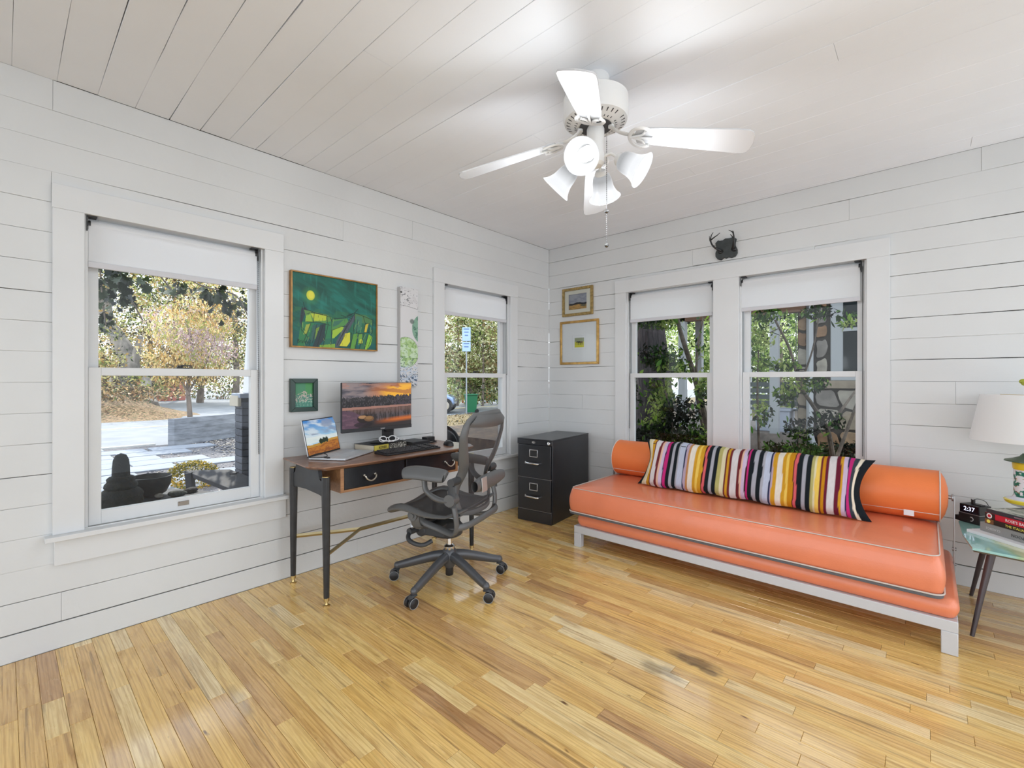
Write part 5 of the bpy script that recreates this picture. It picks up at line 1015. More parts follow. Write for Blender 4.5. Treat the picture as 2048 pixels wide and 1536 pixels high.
# bank with dry leaves, fence, trees beyond the street
b = MB(); b.grid(lambda u, v: (-23.8-u*18, -10+v*17.2, GZ-.03+(1.15*min(1, u*3.2)*(1-max(0, (v-.86)/.14)**2)*min(1, (1-v)*6)+.12*math.sin(u*23)*math.sin(v*31))*min(1, u*8)), 40, 40); b.build('bank', gmat('leaf_litter', ('#2c2318', '#6a5238', '#94785a', '#3e4226', '#7a6040'), 6.5, 1))['kind'] = 'structure'
def tree(name, label, base, trunk, r0, blobs, n, size, pal, seed, bark=None, hang=0, limbs=(), asp=.45, m=None, group=None):
    t = thing(name, tuple(base), 0, label, 'tree', group); B_ = Vector(base)
    b = MB(); P = [tuple(Vector(p)-B_) for p in trunk]; q = cr_pts(P, 5); b.tube(q, [r0*(1-.6*i/len(q)) for i in range(len(q))], 12)
    for L_, r in limbs: q = cr_pts([tuple(Vector(p)-B_) for p in L_], 4); b.tube(q, [r*(1-.7*i/len(q)) for i in range(len(q))], 8)
    b.build('trunk', bark or BARK, t); leaf_cloud('foliage', t, [(tuple(Vector(c)-B_), r) for c, r in blobs], n, size, pal, seed, m, hang, asp=asp); return t
F = far
P1 = ['#2f3a1e', '#55662f', '#8f9a50', '#c3c07a', '#b5975c', '#dcd49a', '#4a3f28']; P2 = ['#5a4a30', '#8f7440', '#c29a58', '#d9bb7c', '#e8d6a0', '#9aa356', '#b9a0a0']
t = tree('street_tree', 'small street tree with yellowing hanging leaves behind the concrete wall', F(379, 14.2, 880), [F(379, 14.2, 885), F(380, 14.2, 840), F(378, 14.2, 805), F(376, 14.3, 770), F(385, 14.2, 700), F(372, 14.3, 640)], .085,
     [(F(372, 14.2, 735), (1.1, 1.1, .62)), (F(345, 14.4, 700), (.9, .9, .7)), (F(410, 14.2, 700), (.9, .9, .7)), (F(375, 14.6, 650), (1.1, 1.0, .8)), (F(330, 14.8, 650), (.7, .7, .7)), (F(425, 14.6, 640), (.8, .7, .7))], 9000, .115, P2, 4, hang=.8, asp=.3,
     limbs=(([F(379, 14.2, 790), F(350, 14.3, 740), F(325, 14.5, 690)], .035), ([F(379, 14.2, 780), F(410, 14.2, 730), F(432, 14.4, 670)], .035)))
t = tree('oak_tree', 'huge old oak leaning over the bank across the street', F(240, 31, 800), [F(237, 31, 812), F(240, 31, 790), F(243, 31, 765), F(258, 31, 735), F(252, 31, 705), F(232, 31, 670), F(214, 31, 640), F(205, 31, 560)], .78,
     [(F(215, 31, 600), (3, 3, 2)), (F(280, 32, 560), (3.2, 3, 2)), (F(330, 33, 520), (3, 3, 2)), (F(215, 30, 520), (4, 3, 2)), (F(205, 29, 715), (1.6, 1.5, 1.0)), (F(300, 29, 760), (1.6, 1.5, .7)), (F(225, 29.5, 660), (1.2, 1, .7)), (F(205, 29, 765), (1.2, 1.2, .8))], 7000, .24, P1, 6, BARKP, limbs=(([F(262, 31, 735), F(275, 31, 700), F(282, 31, 672)], .35), ([F(300, 30, 815), F(295, 31, 790), F(292, 31, 768), F(300, 32, 740)], .55)))
for k, (px, D, hs, rr, nn) in enumerate(((300, 36, (740, 690, 640), 3.2, 5200), (400, 38, (730, 670, 610, 560), 3.4, 7000), (470, 34, (740, 690, 640, 590), 3.0, 7000), (205, 36, (745, 700), 3.0, 3500), (350, 42, (600, 550), 4.0, 4000))):
    tree('background_tree', ('pale green tree behind the oak across the street', 'tall sunlit yellow-green tree straight across the street', 'sunlit tree near the right edge of the big window', 'low leafy tree at the far left of the big window', 'distant high tree above the street')[k], F(px, D, 800), [F(px, D, 805), F(px+3, D, 740), F(px-2, D, hs[-1])], .28,
         [(F(px+dx, D, h), (rr*1.0, rr*1.0, rr*.62)) for i, h in enumerate(hs) for dx in (-24, 26)], int(nn*1.6), .21, [P1, P2][k % 2], 30+k, group='trees across the street')
for k, (px, D, hs, rr) in enumerate(((915, 30, (735, 690, 650, 615), 2.4), (965, 28, (740, 700, 655, 615), 2.4), (1005, 30, (735, 690, 640), 2.4), (940, 36, (740, 690, 640), 3.2))):
    tree('background_tree', ('dense tree left of the street sign seen through the second window', 'dense tree right of the street sign seen through the second window', 'tree at the right edge of the second window', 'far tree behind the street sign')[k], F(px, D, 800), [F(px, D, 812), F(px+2, D, 740), F(px, D, hs[-1])], .09,
         [(F(px+dx, D, h), (rr, rr, rr*.6)) for h in hs+(765,) for dx in (-16, 18)], 8500, .20, ['#39451f', '#62733a', '#93a25a', '#c8cd92', '#e0dcb4', '#8a7450'], 50+k, group='trees behind the sign')
# near branches in the top of the big window; backlit darkness put into leaf colours
nb = thing('yard_tree', tuple(F(250, 6.2, 500)), 0, 'front yard tree whose dark lobed leaves hang across the top of the big window', 'tree'); B0 = F(250, 6.2, 500)
rg = random.Random(13); pts = []
for (px, h, wx, wh, n) in ((225, 560, 34, 26, 95), (245, 600, 34, 26, 50), (212, 640, 12, 26, 22), (290, 572, 14, 14, 12), (350, 578, 30, 9, 26), (430, 592, 40, 14, 55), (465, 615, 26, 18, 36)):
    for _ in range(n): D = rg.uniform(5.6, 6.6); p = F(rg.gauss(px, wx*.55), D, rg.gauss(h, wh*.6)); pts.append(tuple(p-B0))
leaf_parts(nb, pts[:296], .105, ['#1a2411', '#26331a', '#141b0e', '#2f3d1c'], 3)
b = MB(); 
for L_ in ([F(190, 6, 520), F(230, 6.1, 560), F(262, 6.1, 600), F(285, 6.1, 640)], [F(200, 6, 540), F(205, 6, 600), F(212, 6, 650)], [F(320, 6.2, 520), F(400, 6.2, 570), F(470, 6.2, 590), F(500, 6.2, 640)], [F(300, 6, 530), F(340, 6.2, 575), F(352, 6.2, 595)]): b.tube([p-B0 for p in cr_v(L_)] if False else [tuple(Vector(q)-B0) for q in cr_pts([tuple(p) for p in L_], 4)], .010, 6)
b.tube([tuple(p-B0) for p in (F(60, 6.4, 1035), F(75, 6.4, 800), F(90, 6.3, 600), F(150, 6.2, 520), F(200, 6, 530), F(320, 6.2, 520))], [.12, .11, .09, .05, .03, .012], 10)
b.build('trunk', BARK, nb)
# porch: floor, roof, brick pier with tapered column
MB().box(-2.62, -.15, -3.5, 6.2, -.20, -.05).build('porch_floor', mat('porch_grey', (.10, .105, .12), .7), None, smooth=False)['kind'] = 'structure'
MB().box(-2.95, -.15, -3.8, 6.2, 2.80, 2.95).box(-2.75, -2.55, -3.6, 6.1, 2.58, 2.80).build('porch_roof', mat('porch_soffit', (.42, .42, .42), .8), None, smooth=False)['kind'] = 'structure'
MB().box(-.3, 6, YB+.15, YB+.75, H+.10, H+.2).box(-3.2, 7, -3.9, YB+.75, H+.32, H+.42).build('roof', mat('eave_grey', (.4, .4, .4), .8), None, smooth=False)['kind'] = 'structure'
pier = thing('porch_pier', (-2.745, 2.05, GZ), 0, 'shade-darkened brick porch pier with a tapered white column', 'pillar'); BRK = mat('shaded_brick', (.07, .08, .105), .75, var=.25, nscale=14, bump=.4, bscale=60)  # backlit side: shade put into the brick and mortar colours
T = Matrix.Translation((2.745, -2.05, -GZ)); X0_, X1_, Y0_, Y1_ = -2.87, -2.64, 1.777, 2.33
MB(T).box(X0_+.006, X1_-.006, Y0_+.006, Y1_-.006, GZ, 1.05).build('mortar_core', mat('shaded_mortar', (.02, .023, .03), .9), pier, smooth=False)
rows = 21
for r_ in range(rows):
    z0 = GZ+.004+r_*.0765; off = .1 if r_ % 2 else 0; y = Y0_-off+(0 if off else 0)
    ys = [Y0_]+[q for q in (Y0_+off+.2075*k for k in range(1 if not off else 0, 4)) if Y0_+.03 < q < Y1_-.03]+[Y1_]
    for a, c in zip(ys, ys[1:]): MB(T).box(X0_, X1_, a+(.0 if a == Y0_ else .004), c-(.0 if c == Y1_ else .004), z0, z0+.069).build('brick', BRK, pier, .003, 1)
MB(T).box(X0_-.03, X1_+.03, Y0_-.03, Y1_+.03, 1.05, 1.10).build('cap', mat('cap_bluegrey', (.33, .37, .45), .7), pier, .008); MB(T).box(X0_-.07, X1_-.02, Y0_-.035, Y0_+.002, .955, 1.075).build('beige_block', mat('beige_block', (.60, .54, .43), .8), pier, .006)
b = MB(T); b.add([(-2.85, 1.85, 1.10), (-2.66, 1.85, 1.10), (-2.66, 2.25, 1.10), (-2.85, 2.25, 1.10), (-2.83, 1.93, 2.6), (-2.68, 1.93, 2.6), (-2.68, 2.17, 2.6), (-2.83, 2.17, 2.6)], [(3,2,1,0),(4,5,6,7),(0,1,5,4),(1,2,6,5),(2,3,7,6),(3,0,4,7)]); b.build('column', TRIMW, pier, .004, smooth=False)
# porch table with bowl, stone pagoda and stones; porch-roof shade put into their dark colours
pt = thing('porch_table', (-1.35, .75, -.05), 0, 'low dark table on the porch outside the big window', 'table'); T = Matrix.Translation((1.35, -.75, .05)); DW = mat('porch_shaded_wood', (.026, .028, .036), .7, var=.3, nscale=10)
P = [(-2.05, .30), (-1.72, .85), (-1.62, .96), (-1.17, 1.20), (-.80, .95), (-.55, .2), (-1.2, -.2)]
MB(T).prism(P, .31, .35).build('table_top', DW, pt, .004)
for x, y in ((-1.7, .5), (-1.2, 1.0), (-.8, .5), (-1.2, .05)): MB(T).box(x-.03, x+.03, y-.03, y+.03, -.05, .31).build('leg', DW, pt)
bw_ = thing('bowl', (-1.46, .765, .35), 0, 'dark round planter bowl on the porch table', 'bowl'); BL = mat('shaded_glaze', (.012, .014, .016), .45, var=.3, nscale=20)
MB().lathe([(.001, 0), (.055, 0), (.10, .03), (.128, .09), (.136, .155), (.130, .158), (.122, .09), (.09, .03), (.001, .02)], 40).build('body', BL, bw_)
pg = thing('pagoda_ornament', (-1.27, .565, .35), 0, 'dark stone pagoda ornament at the left of the window beyond the glass', 'garden ornament'); ST_ = mat('shaded_stone', (.010, .013, .012), .9, var=.4, nscale=25, bump=1, bscale=60)
MB().lathe([(.001, 0), (.120, 0), (.13, .03), (.125, .06), (.132, .08), (.118, .105), (.095, .125), (.001, .125)], 12).build('lower_tier', ST_, pg, .006)
MB().lathe([(.080, .12), (.098, .14), (.092, .165), (.078, .18), (.083, .20), (.066, .215), (.001, .216)], 12).build('middle_tier', ST_, pg, .005); MB().lathe([(.052, .21), (.050, .28), (.045, .33), (.030, .365), (.001, .378)], 24).build('finial', ST_, pg)
for k, (x, y, s, c, lb) in enumerate(((-1.36, .80, .032, (.35, .32, .28), 'small pale stone touching the foot of the bowl'), (-1.30, .90, .045, (.05, .06, .055), 'dark rounded stone right of the bowl'), (-1.37, 1.01, .04, (.02, .02, .022), 'black lump of stone near the table edge'), (-1.12, .80, .04, (.02, .02, .022), 'black stone nearest the window glass'))):
    t = thing('stone', (x, y, .35), k, lb, 'stone'); b = MB(); b.grid(lambda u, v: tuple(s*q for q in ((1.4+.2*math.sin(3*u*6.28))*math.cos(u*6.283)*math.sin(v*PI), (1.0+.15*math.cos(2*u*6.28))*math.sin(u*6.283)*math.sin(v*PI), .5-.55*math.cos(v*PI)*1.0)), 16, 8, cu=True); b.build('rock', mat('stone_%d' % k, c, .85, var=.3, nscale=30, bump=.6), t)
# garden chair tipped on the porch edge, shrub, round chair
gc = thing('garden_chair', tuple(F(415, 5.0, 985)), 0, 'dark slanted wooden garden lounger beyond the porch table', 'chair'); B0 = F(415, 5.0, 985)
u1 = F(368, 5.0, 941)-B0; u2 = F(482, 4.7, 986)-B0; dd = Vector((.28, .36, 0))
MB().add([tuple(p+Vector((0, 0, q))) for q in (0, -.045) for p in (u1, u2, u2+dd, u1+dd)], [(0,1,2,3),(7,6,5,4),(0,4,5,1),(1,5,6,2),(2,6,7,3),(3,7,4,0)]).build('sloping_board', DW, gc, .004, smooth=False)
for p in (u1.lerp(u2, .10), u1.lerp(u2, .16)+dd*.9): MB().tube([p, Vector((p.x+.02, p.y+.02, -.05-B0.z))], .045, 4).build('leg', DW, gc, smooth=False)
sb = thing('shrub', (-6.4, 2.2, GZ), 0, 'rounded yellow-green shrub in the gravel', 'shrub'); MB().tube([(0, 0, 0), (0, 0, .2)], .02, 6).build('stem', BARK, sb); leaf_cloud('foliage', sb, [((0, 0, .20), (.40, .40, .26))], 2600, .045, ['#4a4a12', '#7a6f1c', '#a8902a', '#c9a23a', '#5f6a1e'], 8, shell=.6)
rc = thing('porch_chair', (-.62, 2.86, -.05), R(20), 'black round-backed chair on the porch outside the second window', 'chair'); b = MB()
b.grid(lambda u, v: (.26*math.cos(PI*.15+u*PI*1.0)*1.0, .30*math.sin(PI*.15+u*PI*1.0), .40+.44*(math.sin(u*PI)**.5)*v+.0), 24, 8); o = b.build('back_shell', BLKMET, rc, fix=False); so = o.modifiers.new('s', 'SOLIDIFY'); so.thickness = .03
MB().cyl((0, 0, .38), (0, 0, .43), .28).build('seat', BLKMET, rc, .01)
for x in (-.18, .18):
    for y in (-.18, .18): MB().cyl((x, y, 0), (x*.9, y*.9, .38), .015, n=8).build('leg', BLKMET, rc)
# street things through the second window
sp = thing('street_sign', tuple(F(933, 25, 828)), R(42.1), 'two pale blue sign plates on a thin post', 'sign'); z0 = F(933, 25, 828).z; ZP = lambda h: 1.25+(760-h)/920*25-z0
MB().cyl((0, 0, 0), (0, 0, ZP(654)), .035, n=8).build('post', mat('galvanised', (.35, .38, .42), .5, metal=.5), sp)
SB = mat('sign_blue_white', (.42, .58, .86), .5)
for (a, c) in ((682, 655), (703, 684)):
    q = MB().box(-.23, .23, -.06, -.045, ZP(a), ZP(c)).build('sign_plate', SB, sp, .01)
    for k in range(3 if c == 655 else 2): MB().box(-.15+.03*k, .15-.03*k, -.066, -.0605, ZP(c)-.12-.17*k, ZP(c)-.06-.17*k).build('sign_mark', mat('sign_mark_blue', (.12, .2, .42), .5), q)
bn = thing('wheelie_bin', tuple(F(942, 25.8, 826)), R(60), 'green wheeled rubbish bin by the street', 'bin'); GB = mat('bin_green', (.02, .16, .075), .4)
b = MB(); b.add([(-.24, -.27, .05), (.24, -.27, .05), (.24, .27, .05), (-.24, .27, .05), (-.31, -.34, 1.0), (.31, -.34, 1.0), (.31, .34, 1.0), (-.31, .34, 1.0)], [(3,2,1,0),(4,5,6,7),(0,1,5,4),(1,2,6,5),(2,3,7,6),(3,0,4,7)]); b.build('body', GB, bn, .02)
MB().box(-.34, .34, -.38, .36, 1.0, 1.07).build('lid', GB, bn, .02)
for y in (-.25, .25): MB().cyl((.27, y-.03, .12), (.27, y+.03, .12), .12).build('wheel', BLACKM, bn)
car = thing('car', tuple(F(830, 26.5, 824)), R(42.1), 'pale blue car parked at the street, only its front wheel in view', 'car'); CARB = mat('car_blue', (.30, .42, .72), .25, coat=1, metal=.2)
P = [(-2.2, .35), (2.2, .35), (2.35, .55), (2.30, .85), (1.95, 1.02), (1.1, 1.10), (.45, 1.58), (-1.4, 1.62), (-2.1, 1.15), (-2.25, .8)]
b = MB(Matrix(((1, 0, 0, 0), (0, 0, 1, 0), (0, 1, 0, 0), (0, 0, 0, 1)))); b.prism(P, -.85, .85); b.build('body', CARB, car, .08, 3)
for (a, c, d) in ((-1.3, .35, 1), (-1.3, .35, -1)): b = MB(Matrix(((1, 0, 0, 0), (0, 0, 1, 0), (0, 1, 0, 0), (0, 0, 0, 1)))); b.prism([(-1.75, 1.12), (.85, 1.12), (.38, 1.50), (-1.3, 1.53)], *sorted((.853*d, .862*d))); b.build('side_window', mat('car_glass', (.03, .04, .05), .05), car)
for x in (-1.4, 1.86):
    for y in (-.86, .86): wh = MB().cyl((x, y-.11, .42), (x, y+.11, .42), .42, n=28).build('tyre', BLACKM, car, .02); MB().cyl((x, y-.125, .42), (x, y+.125, .42), .25, n=18).build('hub', CHROME, wh)
fe = thing('fence', tuple(F(950, 36, 806)), R(42.1), 'orange-brown timber fence across the street', 'fence'); OF = mat('fence_orange', (.55, .17, .07), .7, var=.2)
for k in range(-7, 9): MB().box(k*.95-.07, k*.95+.07, -.07, .07, 0, 1.65).build('post', OF, fe)
for z in (.5, 1.5): MB().box(-6.7, 7.7, -.03, .03, z, z+.14).build('rail', OF, fe)
for k, (px, D, h, r, pal) in enumerate(((938, 29, 782, .75, ['#6a6258', '#9a9088', '#c0b4ac', '#7a705a']), (905, 34, 786, 1.2, ['#6f8a3a', '#9cb45a', '#cbd58a']), (985, 34, 785, 1.3, ['#4a5a2a', '#7a8a4a', '#a8a070']))):
    s_ = thing('shrub', tuple(F(px, D, 800)), 0, ('grey feathery shrub above the green bin', 'bright green shrub behind the car', 'olive shrub by the timber fence')[k], 'shrub'); MB().tube([(0, 0, -.3), (0, 0, .3)], .04, 6).build('stem', BARK, s_); leaf_cloud('foliage', s_, [(tuple(F(px, D, h)-F(px, D, 800)), (r, r, r*.7))], 1500, .10, pal, 70+k)

# ------------------------------------------------------------------ side yard and the neighbour's stone house
MB().box(-6, 12, 6.4, 30, GZ-.1, .08).build('side_bed', gmat('dark_soil', ('#1c1712', '#3a2f25', '#5a4a3a'), 8, 1), None, smooth=False)['kind'] = 'structure'
nh = thing('stone_house', (3, 8.5, .08), 0, "neighbour's rubble stone house with a white-framed window and porch", 'house'); T = Matrix.Translation((-3, -8.5, -.08)); Y = 8.5
MOR = mat('dark_mortar', (.07, .06, .05), .95); WT = mat('neighbour_white_trim', (.40, .42, .44), .7)  # side-yard shade darkened into the white trim and stone colours
MB(T).box(1.46, 6.5, Y+.02, Y+.4, .08, 3.6).build('wall_core', MOR, nh, smooth=False)
STN = [mat('rubble_%d' % i, c, .9, var=.25, nscale=6, bump=.6, bscale=18) for i, c in enumerate([(.29, .24, .18), (.27, .16, .09), (.34, .31, .26), (.22, .20, .18), (.31, .21, .13)])]
rg = random.Random(17)
def stones(x0, x1, z0, z1, sz):          # irregular polygon stones: jittered hex cells
    nx = max(1, round((x1-x0)/sz)); nz = max(1, round((z1-z0)/sz)); J = {}
    for i in range(nx+1):
        for j in range(nz+1): J[i, j] = (x0+(x1-x0)*i/nx+(rg.uniform(-.3, .3)*sz if 0 < i < nx else 0), z0+(z1-z0)*j/nz+(rg.uniform(-.3, .3)*sz if 0 < j < nz else 0))
    for i in range(nx):
        for j in range(nz):
            q = [J[i, j], J[i+1, j], J[i+1, j+1], J[i, j+1]]; cx = sum(p[0] for p in q)/4; cz = sum(p[1] for p in q)/4
            q = [(cx+(x-cx)*(1-.035/sz*1.2), cz+(z-cz)*(1-.035/sz*1.2)) for x, z in q]; poly = []
            for k in range(4):
                a, c = q[k], q[(k+1) % 4]; poly += [(a[0]*.86+c[0]*.14, a[1]*.86+c[1]*.14), (a[0]*.5+c[0]*.5+rg.uniform(-.02, .02), a[1]*.5+c[1]*.5+rg.uniform(-.02, .02)), (a[0]*.14+c[0]*.86, a[1]*.14+c[1]*.86)]
            MB(T @ Matrix(((1, 0, 0, 0), (0, 0, -1, Y+.02), (0, 1, 0, 0), (0, 0, 0, 1)))).prism(poly, 0, .035+rg.uniform(0, .02)).build('stone', rg.choice(STN), nh, .006, 1)
stones(1.70, 3.9, .10, 1.12, .30); stones(1.70, 1.86, 1.30, 3.2, .26); stones(1.46, 1.60, .10, 3.2, .24); stones(3.4, 3.9, 1.3, 3.2, .3)
MB(T).box(1.70, 3.4, Y-.06, Y+.1, 1.12, 1.24).build('stone_sill', STN[0], nh, .01)
MB(T).box(1.90, 3.3, Y-.03, Y+.03, 1.24, 2.72).build('window_surround', WT, nh, .01); wn = MB(T).box(2.06, 3.14, Y-.035, Y-.03, 1.34, 2.12).build('window_pane', mat('dark_pane', (.015, .02, .022), .08), nh); MB(T).box(2.06, 3.14, Y-.05, Y-.032, 1.98, 2.03).build('window_rail', WT, nh); MB(T).box(2.06, 3.14, Y-.035, Y-.03, 2.14, 2.6).build('window_pane', _mats['dark_pane'], nh)
for x in (2.30, 2.36, 2.7, 2.76): MB(T).box(x, x+.02, Y-.037, Y-.034, 1.34, 1.98).build('curtain_edge', mat('grey_curtain', (.12, .14, .14), .8), nh)
b = MB(T); b.tube([(1.64, Y-.07, 3.1), (1.64, Y-.07, .42), (1.67, Y-.10, .30), (1.73, Y-.22, .22)], .052, 4, up=(1, .0, 0)); b.build('downspout', WT, nh, .01)
MB(T).box(-3.2, 1.46, Y-.3, Y+2.2, .08, .40).build('porch_slab', mat('porch_stone', (.22, .19, .17), .9, var=.3), nh); MB(T).box(-3.4, 1.75, Y-.45, Y+2.4, 2.62, 2.8).build('porch_ceiling', mat('brown_soffit', (.12, .06, .035), .8), nh); MB(T).box(-3.3, 1.6, Y-.3, Y-.16, 2.30, 2.62).build('porch_beam', mat('brown_beam', (.14, .075, .045), .8), nh)
MB(T).box(-3.4, 7, Y-.7, Y+.5, 3.5, 3.7).build('eaves', mat('brown_beam', (.14, .075, .045), .8), nh)
for x in (1.13, -.35, -1.6): MB(T).box(x, x+.12, Y-.3, Y-.18, .40, 2.62).build('porch_post', WT, nh)
for x in (.1, -.9): MB(T).box(x, x+.14, Y+2.0, Y+2.14, .40, 2.62).build('porch_post', WT, nh)
ps = thing('porch_swing', (.95, 8.9, .40), 0, 'grey slatted porch swing hanging behind the white post', 'bench'); SW = mat('swing_grey', (.10, .13, .13), .6); T2 = Matrix.Translation((-.95, -8.9, -.40))
for k in range(4): MB(T2).box(.2, 1.40, 8.7+k*.1, 8.78+k*.1, .74, .765).build('seat_slat', SW, ps)
for k in range(4): MB(T2).box(.2, 1.40, 9.12, 9.15, .80+k*.11, .88+k*.11).build('back_slat', SW, ps)
for x in (.2, 1.36): MB(T2).cyl((x, 8.95, .76), (x, 8.95, 2.62), .006, n=6).build('chain', CORD, ps)
bxw = thing('storage_box', (1.10, 8.7, .40), 0, 'pale grey box on the stone house porch floor', 'box'); MB().box(-.25, .25, -.2, .2, 0, .34).build('bin', mat('pale_box', (.42, .46, .55), .6), bxw, .01); MB().box(-.27, .27, -.22, .22, .34, .38).build('lid', _mats['pale_box'], bxw, .01)
GP = ['#0f1909', '#1a2a0c', '#294314', '#43661d', '#7d9c3c', '#bccb78']; GD = ['#0c140a', '#15220e', '#1f3214', '#2c4a1c', '#47702a']  # leaf greens darkened to stand for shade between the houses
# trees and shrubs in the side yard
sh_t = F(1305, 6.6, 900)
tree('side_yard_tree', 'dark shaggy-barked tree outside the left back window', (sh_t.x, sh_t.y, .08), [(sh_t.x, sh_t.y, .0), (sh_t.x+.02, sh_t.y, 1.2), (sh_t.x-.05, sh_t.y, 2.4), (sh_t.x, sh_t.y+.1, 4.4)], .30,
     [((-1.6, 6.2, 4.4), (2.4, 1.8, 1.0)), ((.6, 6.4, 4.8), (2.4, 1.7, 1.0)), ((2.6, 6.2, 5.0), (2.0, 1.5, .9)), ((-3.4, 5.8, 4.4), (1.8, 1.5, 1.0))], 9000, .17, GP, 81, mat('shaggy_bark', (.055, .045, .048), .95, var=.6, nscale=20, bump=1, bscale=40, stretch=(2, 2, .2)))  # high crown out of view, added for dappled shade on the side yard
def bush(label, base, stems, blobs, n, size, pal, seed, parts=0, hang=0.3, psize=.09, pcol=('#1d3312', '#2f5220', '#4f7a2a', '#86a840')):
    t = thing('vine_shrub', tuple(base), 0, label, 'shrub', None); B_ = Vector(base); b = MB()
    for L_, r in stems: q = cr_pts([tuple(Vector(p)-B_) for p in L_], 5); b.tube(q, [r*(1-.6*i/len(q)) for i in range(len(q))], 8)
    b.build('stem', mat('vine_bark', (.12, .095, .075), .9, var=.5, nscale=12, bump=.6), t); bb = [(tuple(Vector(c)-B_), r) for c, r in blobs]
    leaf_cloud('foliage', t, bb, n, size, pal, seed, None, hang, shell=.1, asp=.42)
    g = random.Random(seed); pts = []
    for _ in range(parts): c, r = g.choice(bb); pts.append(tuple(c[i]+g.gauss(0, .5)*r[i] for i in range(3)))
    if parts: leaf_parts(t, pts, psize, pcol, seed, False, LEAFM)
bush('leafy vine shrub filling the left back window in front of the shaggy tree', F(1375, 5.6, 940), [([F(1425, 5.8, 930), F(1408, 5.7, 830), F(1385, 5.6, 740), F(1360, 5.6, 660), F(1350, 5.6, 600)], .045), ([F(1425, 5.8, 930), F(1395, 5.5, 800), F(1395, 5.5, 700), F(1410, 5.5, 620)], .022), ([F(1330, 5.5, 940), F(1345, 5.5, 850), F(1330, 5.5, 780)], .02)],
     [(F(1312, 5.6, 712), (.32, .3, .20)), (F(1345, 5.5, 735), (.22, .25, .16)), (F(1305, 5.8, 790), (.30, .25, .25)), (F(1350, 5.5, 830), (.30, .25, .25)), (F(1300, 5.6, 870), (.30, .25, .22)), (F(1410, 5.4, 665), (.16, .2, .30)), (F(1415, 5.4, 770), (.14, .2, .28)), (F(1385, 5.4, 880), (.35, .3, .2)), (F(1320, 5.7, 640), (.35, .3, .12))], 5200, .062, ['#0b1407', '#14220a', '#203512', '#365418', '#6a8834', '#aabb68'], 91, 230)
bush('airy green shrub in front of the stone house, right back window', F(1650, 5.2, 960), [([F(1668, 5.3, 930), F(1655, 5.2, 860), F(1625, 5.1, 810), F(1600, 5.1, 770), F(1580, 5.1, 700), F(1550, 5.1, 640)], .028), ([F(1655, 5.2, 860), F(1690, 5.2, 810), F(1720, 5.3, 770)], .020), ([F(1668, 5.3, 930), F(1705, 5.4, 830), F(1735, 5.4, 750)], .022), ([F(1600, 5.1, 770), F(1625, 5.0, 700), F(1640, 5.0, 620)], .012), ([F(1520, 5.3, 940), F(1515, 5.3, 800), F(1517, 5.3, 700)], .016), ([F(1540, 5.0, 665), F(1560, 5.0, 655), F(1585, 5.0, 636)], .006)],
     [(F(1520, 5.3, 670), (.17, .2, .22)), (F(1530, 5.3, 630), (.25, .2, .10)), (F(1525, 5.3, 725), (.17, .2, .08)), (F(1570, 5.2, 732), (.16, .2, .07)), (F(1640, 5.0, 625), (.20, .2, .08)), (F(1700, 5.0, 640), (.16, .2, .11)), (F(1605, 5.1, 770), (.18, .2, .12)), (F(1640, 5.1, 765), (.10, .15, .10)), (F(1570, 5.2, 790), (.12, .15, .12)), (F(1650, 5.1, 840), (.20, .2, .12)), (F(1520, 5.3, 830), (.15, .2, .18)), (F(1600, 5.2, 860), (.2, .2, .12))], 1700, .060, GP, 92, 190, psize=.085)
bush('low dark groundcover under the right back window', F(1600, 5.6, 960), [([F(1600, 5.6, 960), F(1600, 5.6, 900)], .02)], [(F(px, 5.9, 905), (.45, .4, .14)) for px in (1505, 1560, 1620, 1680, 1730)]+[(F(px, 5.9, 905), (.45, .4, .16)) for px in (1280, 1340, 1400, 1450)], 4200, .065, GD, 93)
for k, (px, D, hs, r) in enumerate(((1560, 16, (720, 670, 620), 1.5), (1400, 13, (720, 660, 600), 1.0), (1300, 16, (720, 650, 590), 2.0), (1480, 17, (720, 650, 590), 2.0))):
    tree('background_tree', ('sunlit tree seen through the neighbour porch', 'pale tree beyond the porch posts', 'tree behind the shaggy trunk', 'distant tree between the two back windows')[k], F(px, D, 790), [F(px, D, 800), F(px, D, 650)], .12, [(F(px+dx, D, h), (r, r, r*.6)) for h in hs for dx in (-20, 20)], 2600, .13, ['#3d5a1c', '#6c8838', '#a0b764', '#cdd79c'], 95+k, group='trees behind the neighbour house')

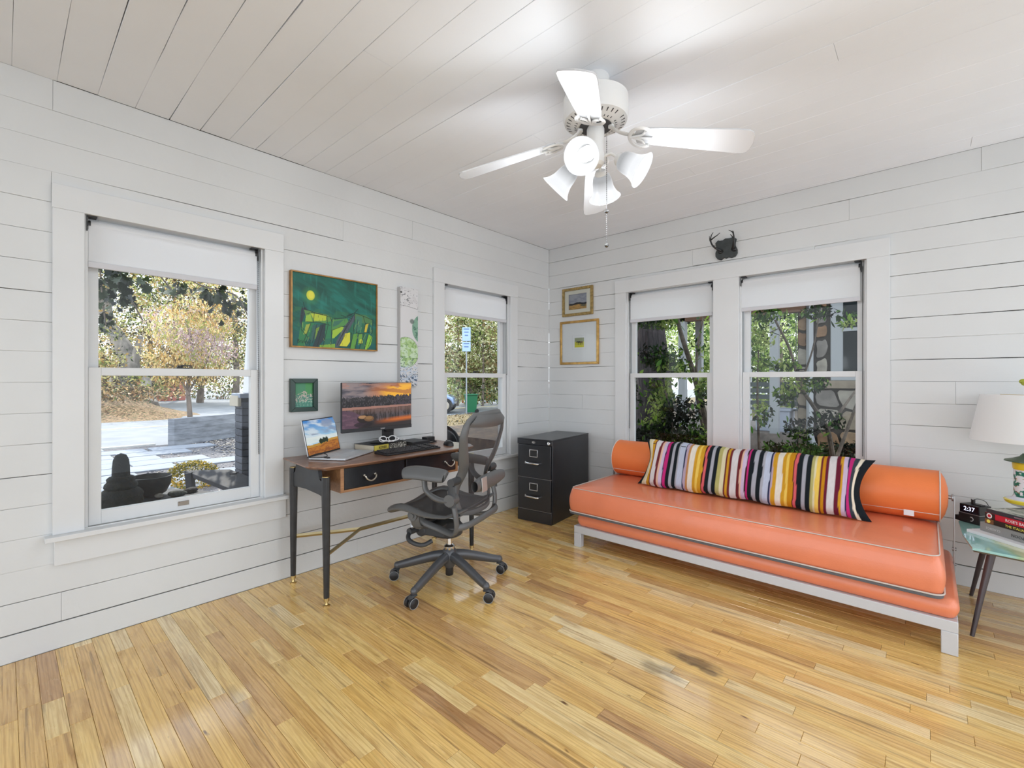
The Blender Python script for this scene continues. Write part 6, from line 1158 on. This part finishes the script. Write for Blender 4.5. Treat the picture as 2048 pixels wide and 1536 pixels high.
for k, (a, c, D, h0, h1, pal, lb) in enumerate(((150, 520, 46, 800, 735, ['#26331a', '#3f5228', '#66783a', '#8c8a52', '#7a5a3a'], 'long dark hedge behind the trees across the street'), (880, 1015, 44, 800, 730, ['#2a351c', '#4a5c2c', '#7c8c48', '#a8a868'], 'hedge behind the timber fence'), (1255, 1605, 19, 800, 640, ['#182409', '#2c4016', '#4e6a26', '#86a04a', '#b4c47c'], 'tall hedge behind the neighbour porch'))):
    p0 = F((a+c)/2, D, 800); t = thing('hedge', (p0.x, p0.y, -.6 if k < 2 else .08), 0, lb, 'hedge'); B_ = Vector(t.location); n_ = 9; w_ = (c-a)/n_/920*D*.75
    MB().tube([(0, 0, 0), (0, 0, 1.2)], .06, 6).build('stem', BARK, t)
    leaf_cloud('foliage', t, [(tuple(F(a+(c-a)*(i+.5)/n_, D, h)-B_), (w_, w_, w_*.8)) for i in range(n_) for h in np.arange(h1, h0+1, 32)], 14000, .26 if k < 2 else .20, pal, 200+k, DARKLEAF, shell=.2)
bh = thing('brick_house', tuple(F(285, 41, 806)), R(42.1), 'red brick house front glimpsed behind the oak trunk', 'house')
MB().box(-2.2, 2.4, 0, 2, 0, 2.6).build('wall', mat('red_brick_far', (.40, .13, .10), .9, var=.2), bh); MB().box(.2, 1.1, -.05, 0, .9, 2.0).build('window', WT, bh)

lt = thing('leaf_litter', tuple(F(300, 27, 835)), 0, 'dry leaves and low weeds scattered over the bank across the street', 'leaves', kind='stuff'); B_ = F(300, 27, 835)
leaf_cloud('litter', lt, [((x_-B_.x, y_-B_.y, .55-B_.z), (2.6, 2.2, .40)) for x_ in (-25.5, -28.5, -31) for y_ in (-1.5, 1.5, 4.5)], 9000, .15, ['#4a3a24', '#6a5434', '#a08050', '#c8aa78', '#566030', '#3a4420', '#8a6a44'], 300, DARKLEAF, shell=.2)

lt = thing('fallen_leaves', (-11, 12, GZ), 0, 'fallen leaves and dry grass tufts on the lawn outside the second window', 'leaves', kind='stuff')
leaf_cloud('litter', lt, [((x_, y_, .0), (1.9, 1.6, .10)) for x_ in (-3, -.5, 2, 4.5) for y_ in (-3.5, -1, 1.5, 4, 5.5)], 12000, .085, ['#3a2e1c', '#5a4a2e', '#8a7448', '#b8a070', '#484c28', '#6e5838'], 310, DARKLEAF, shell=.2)
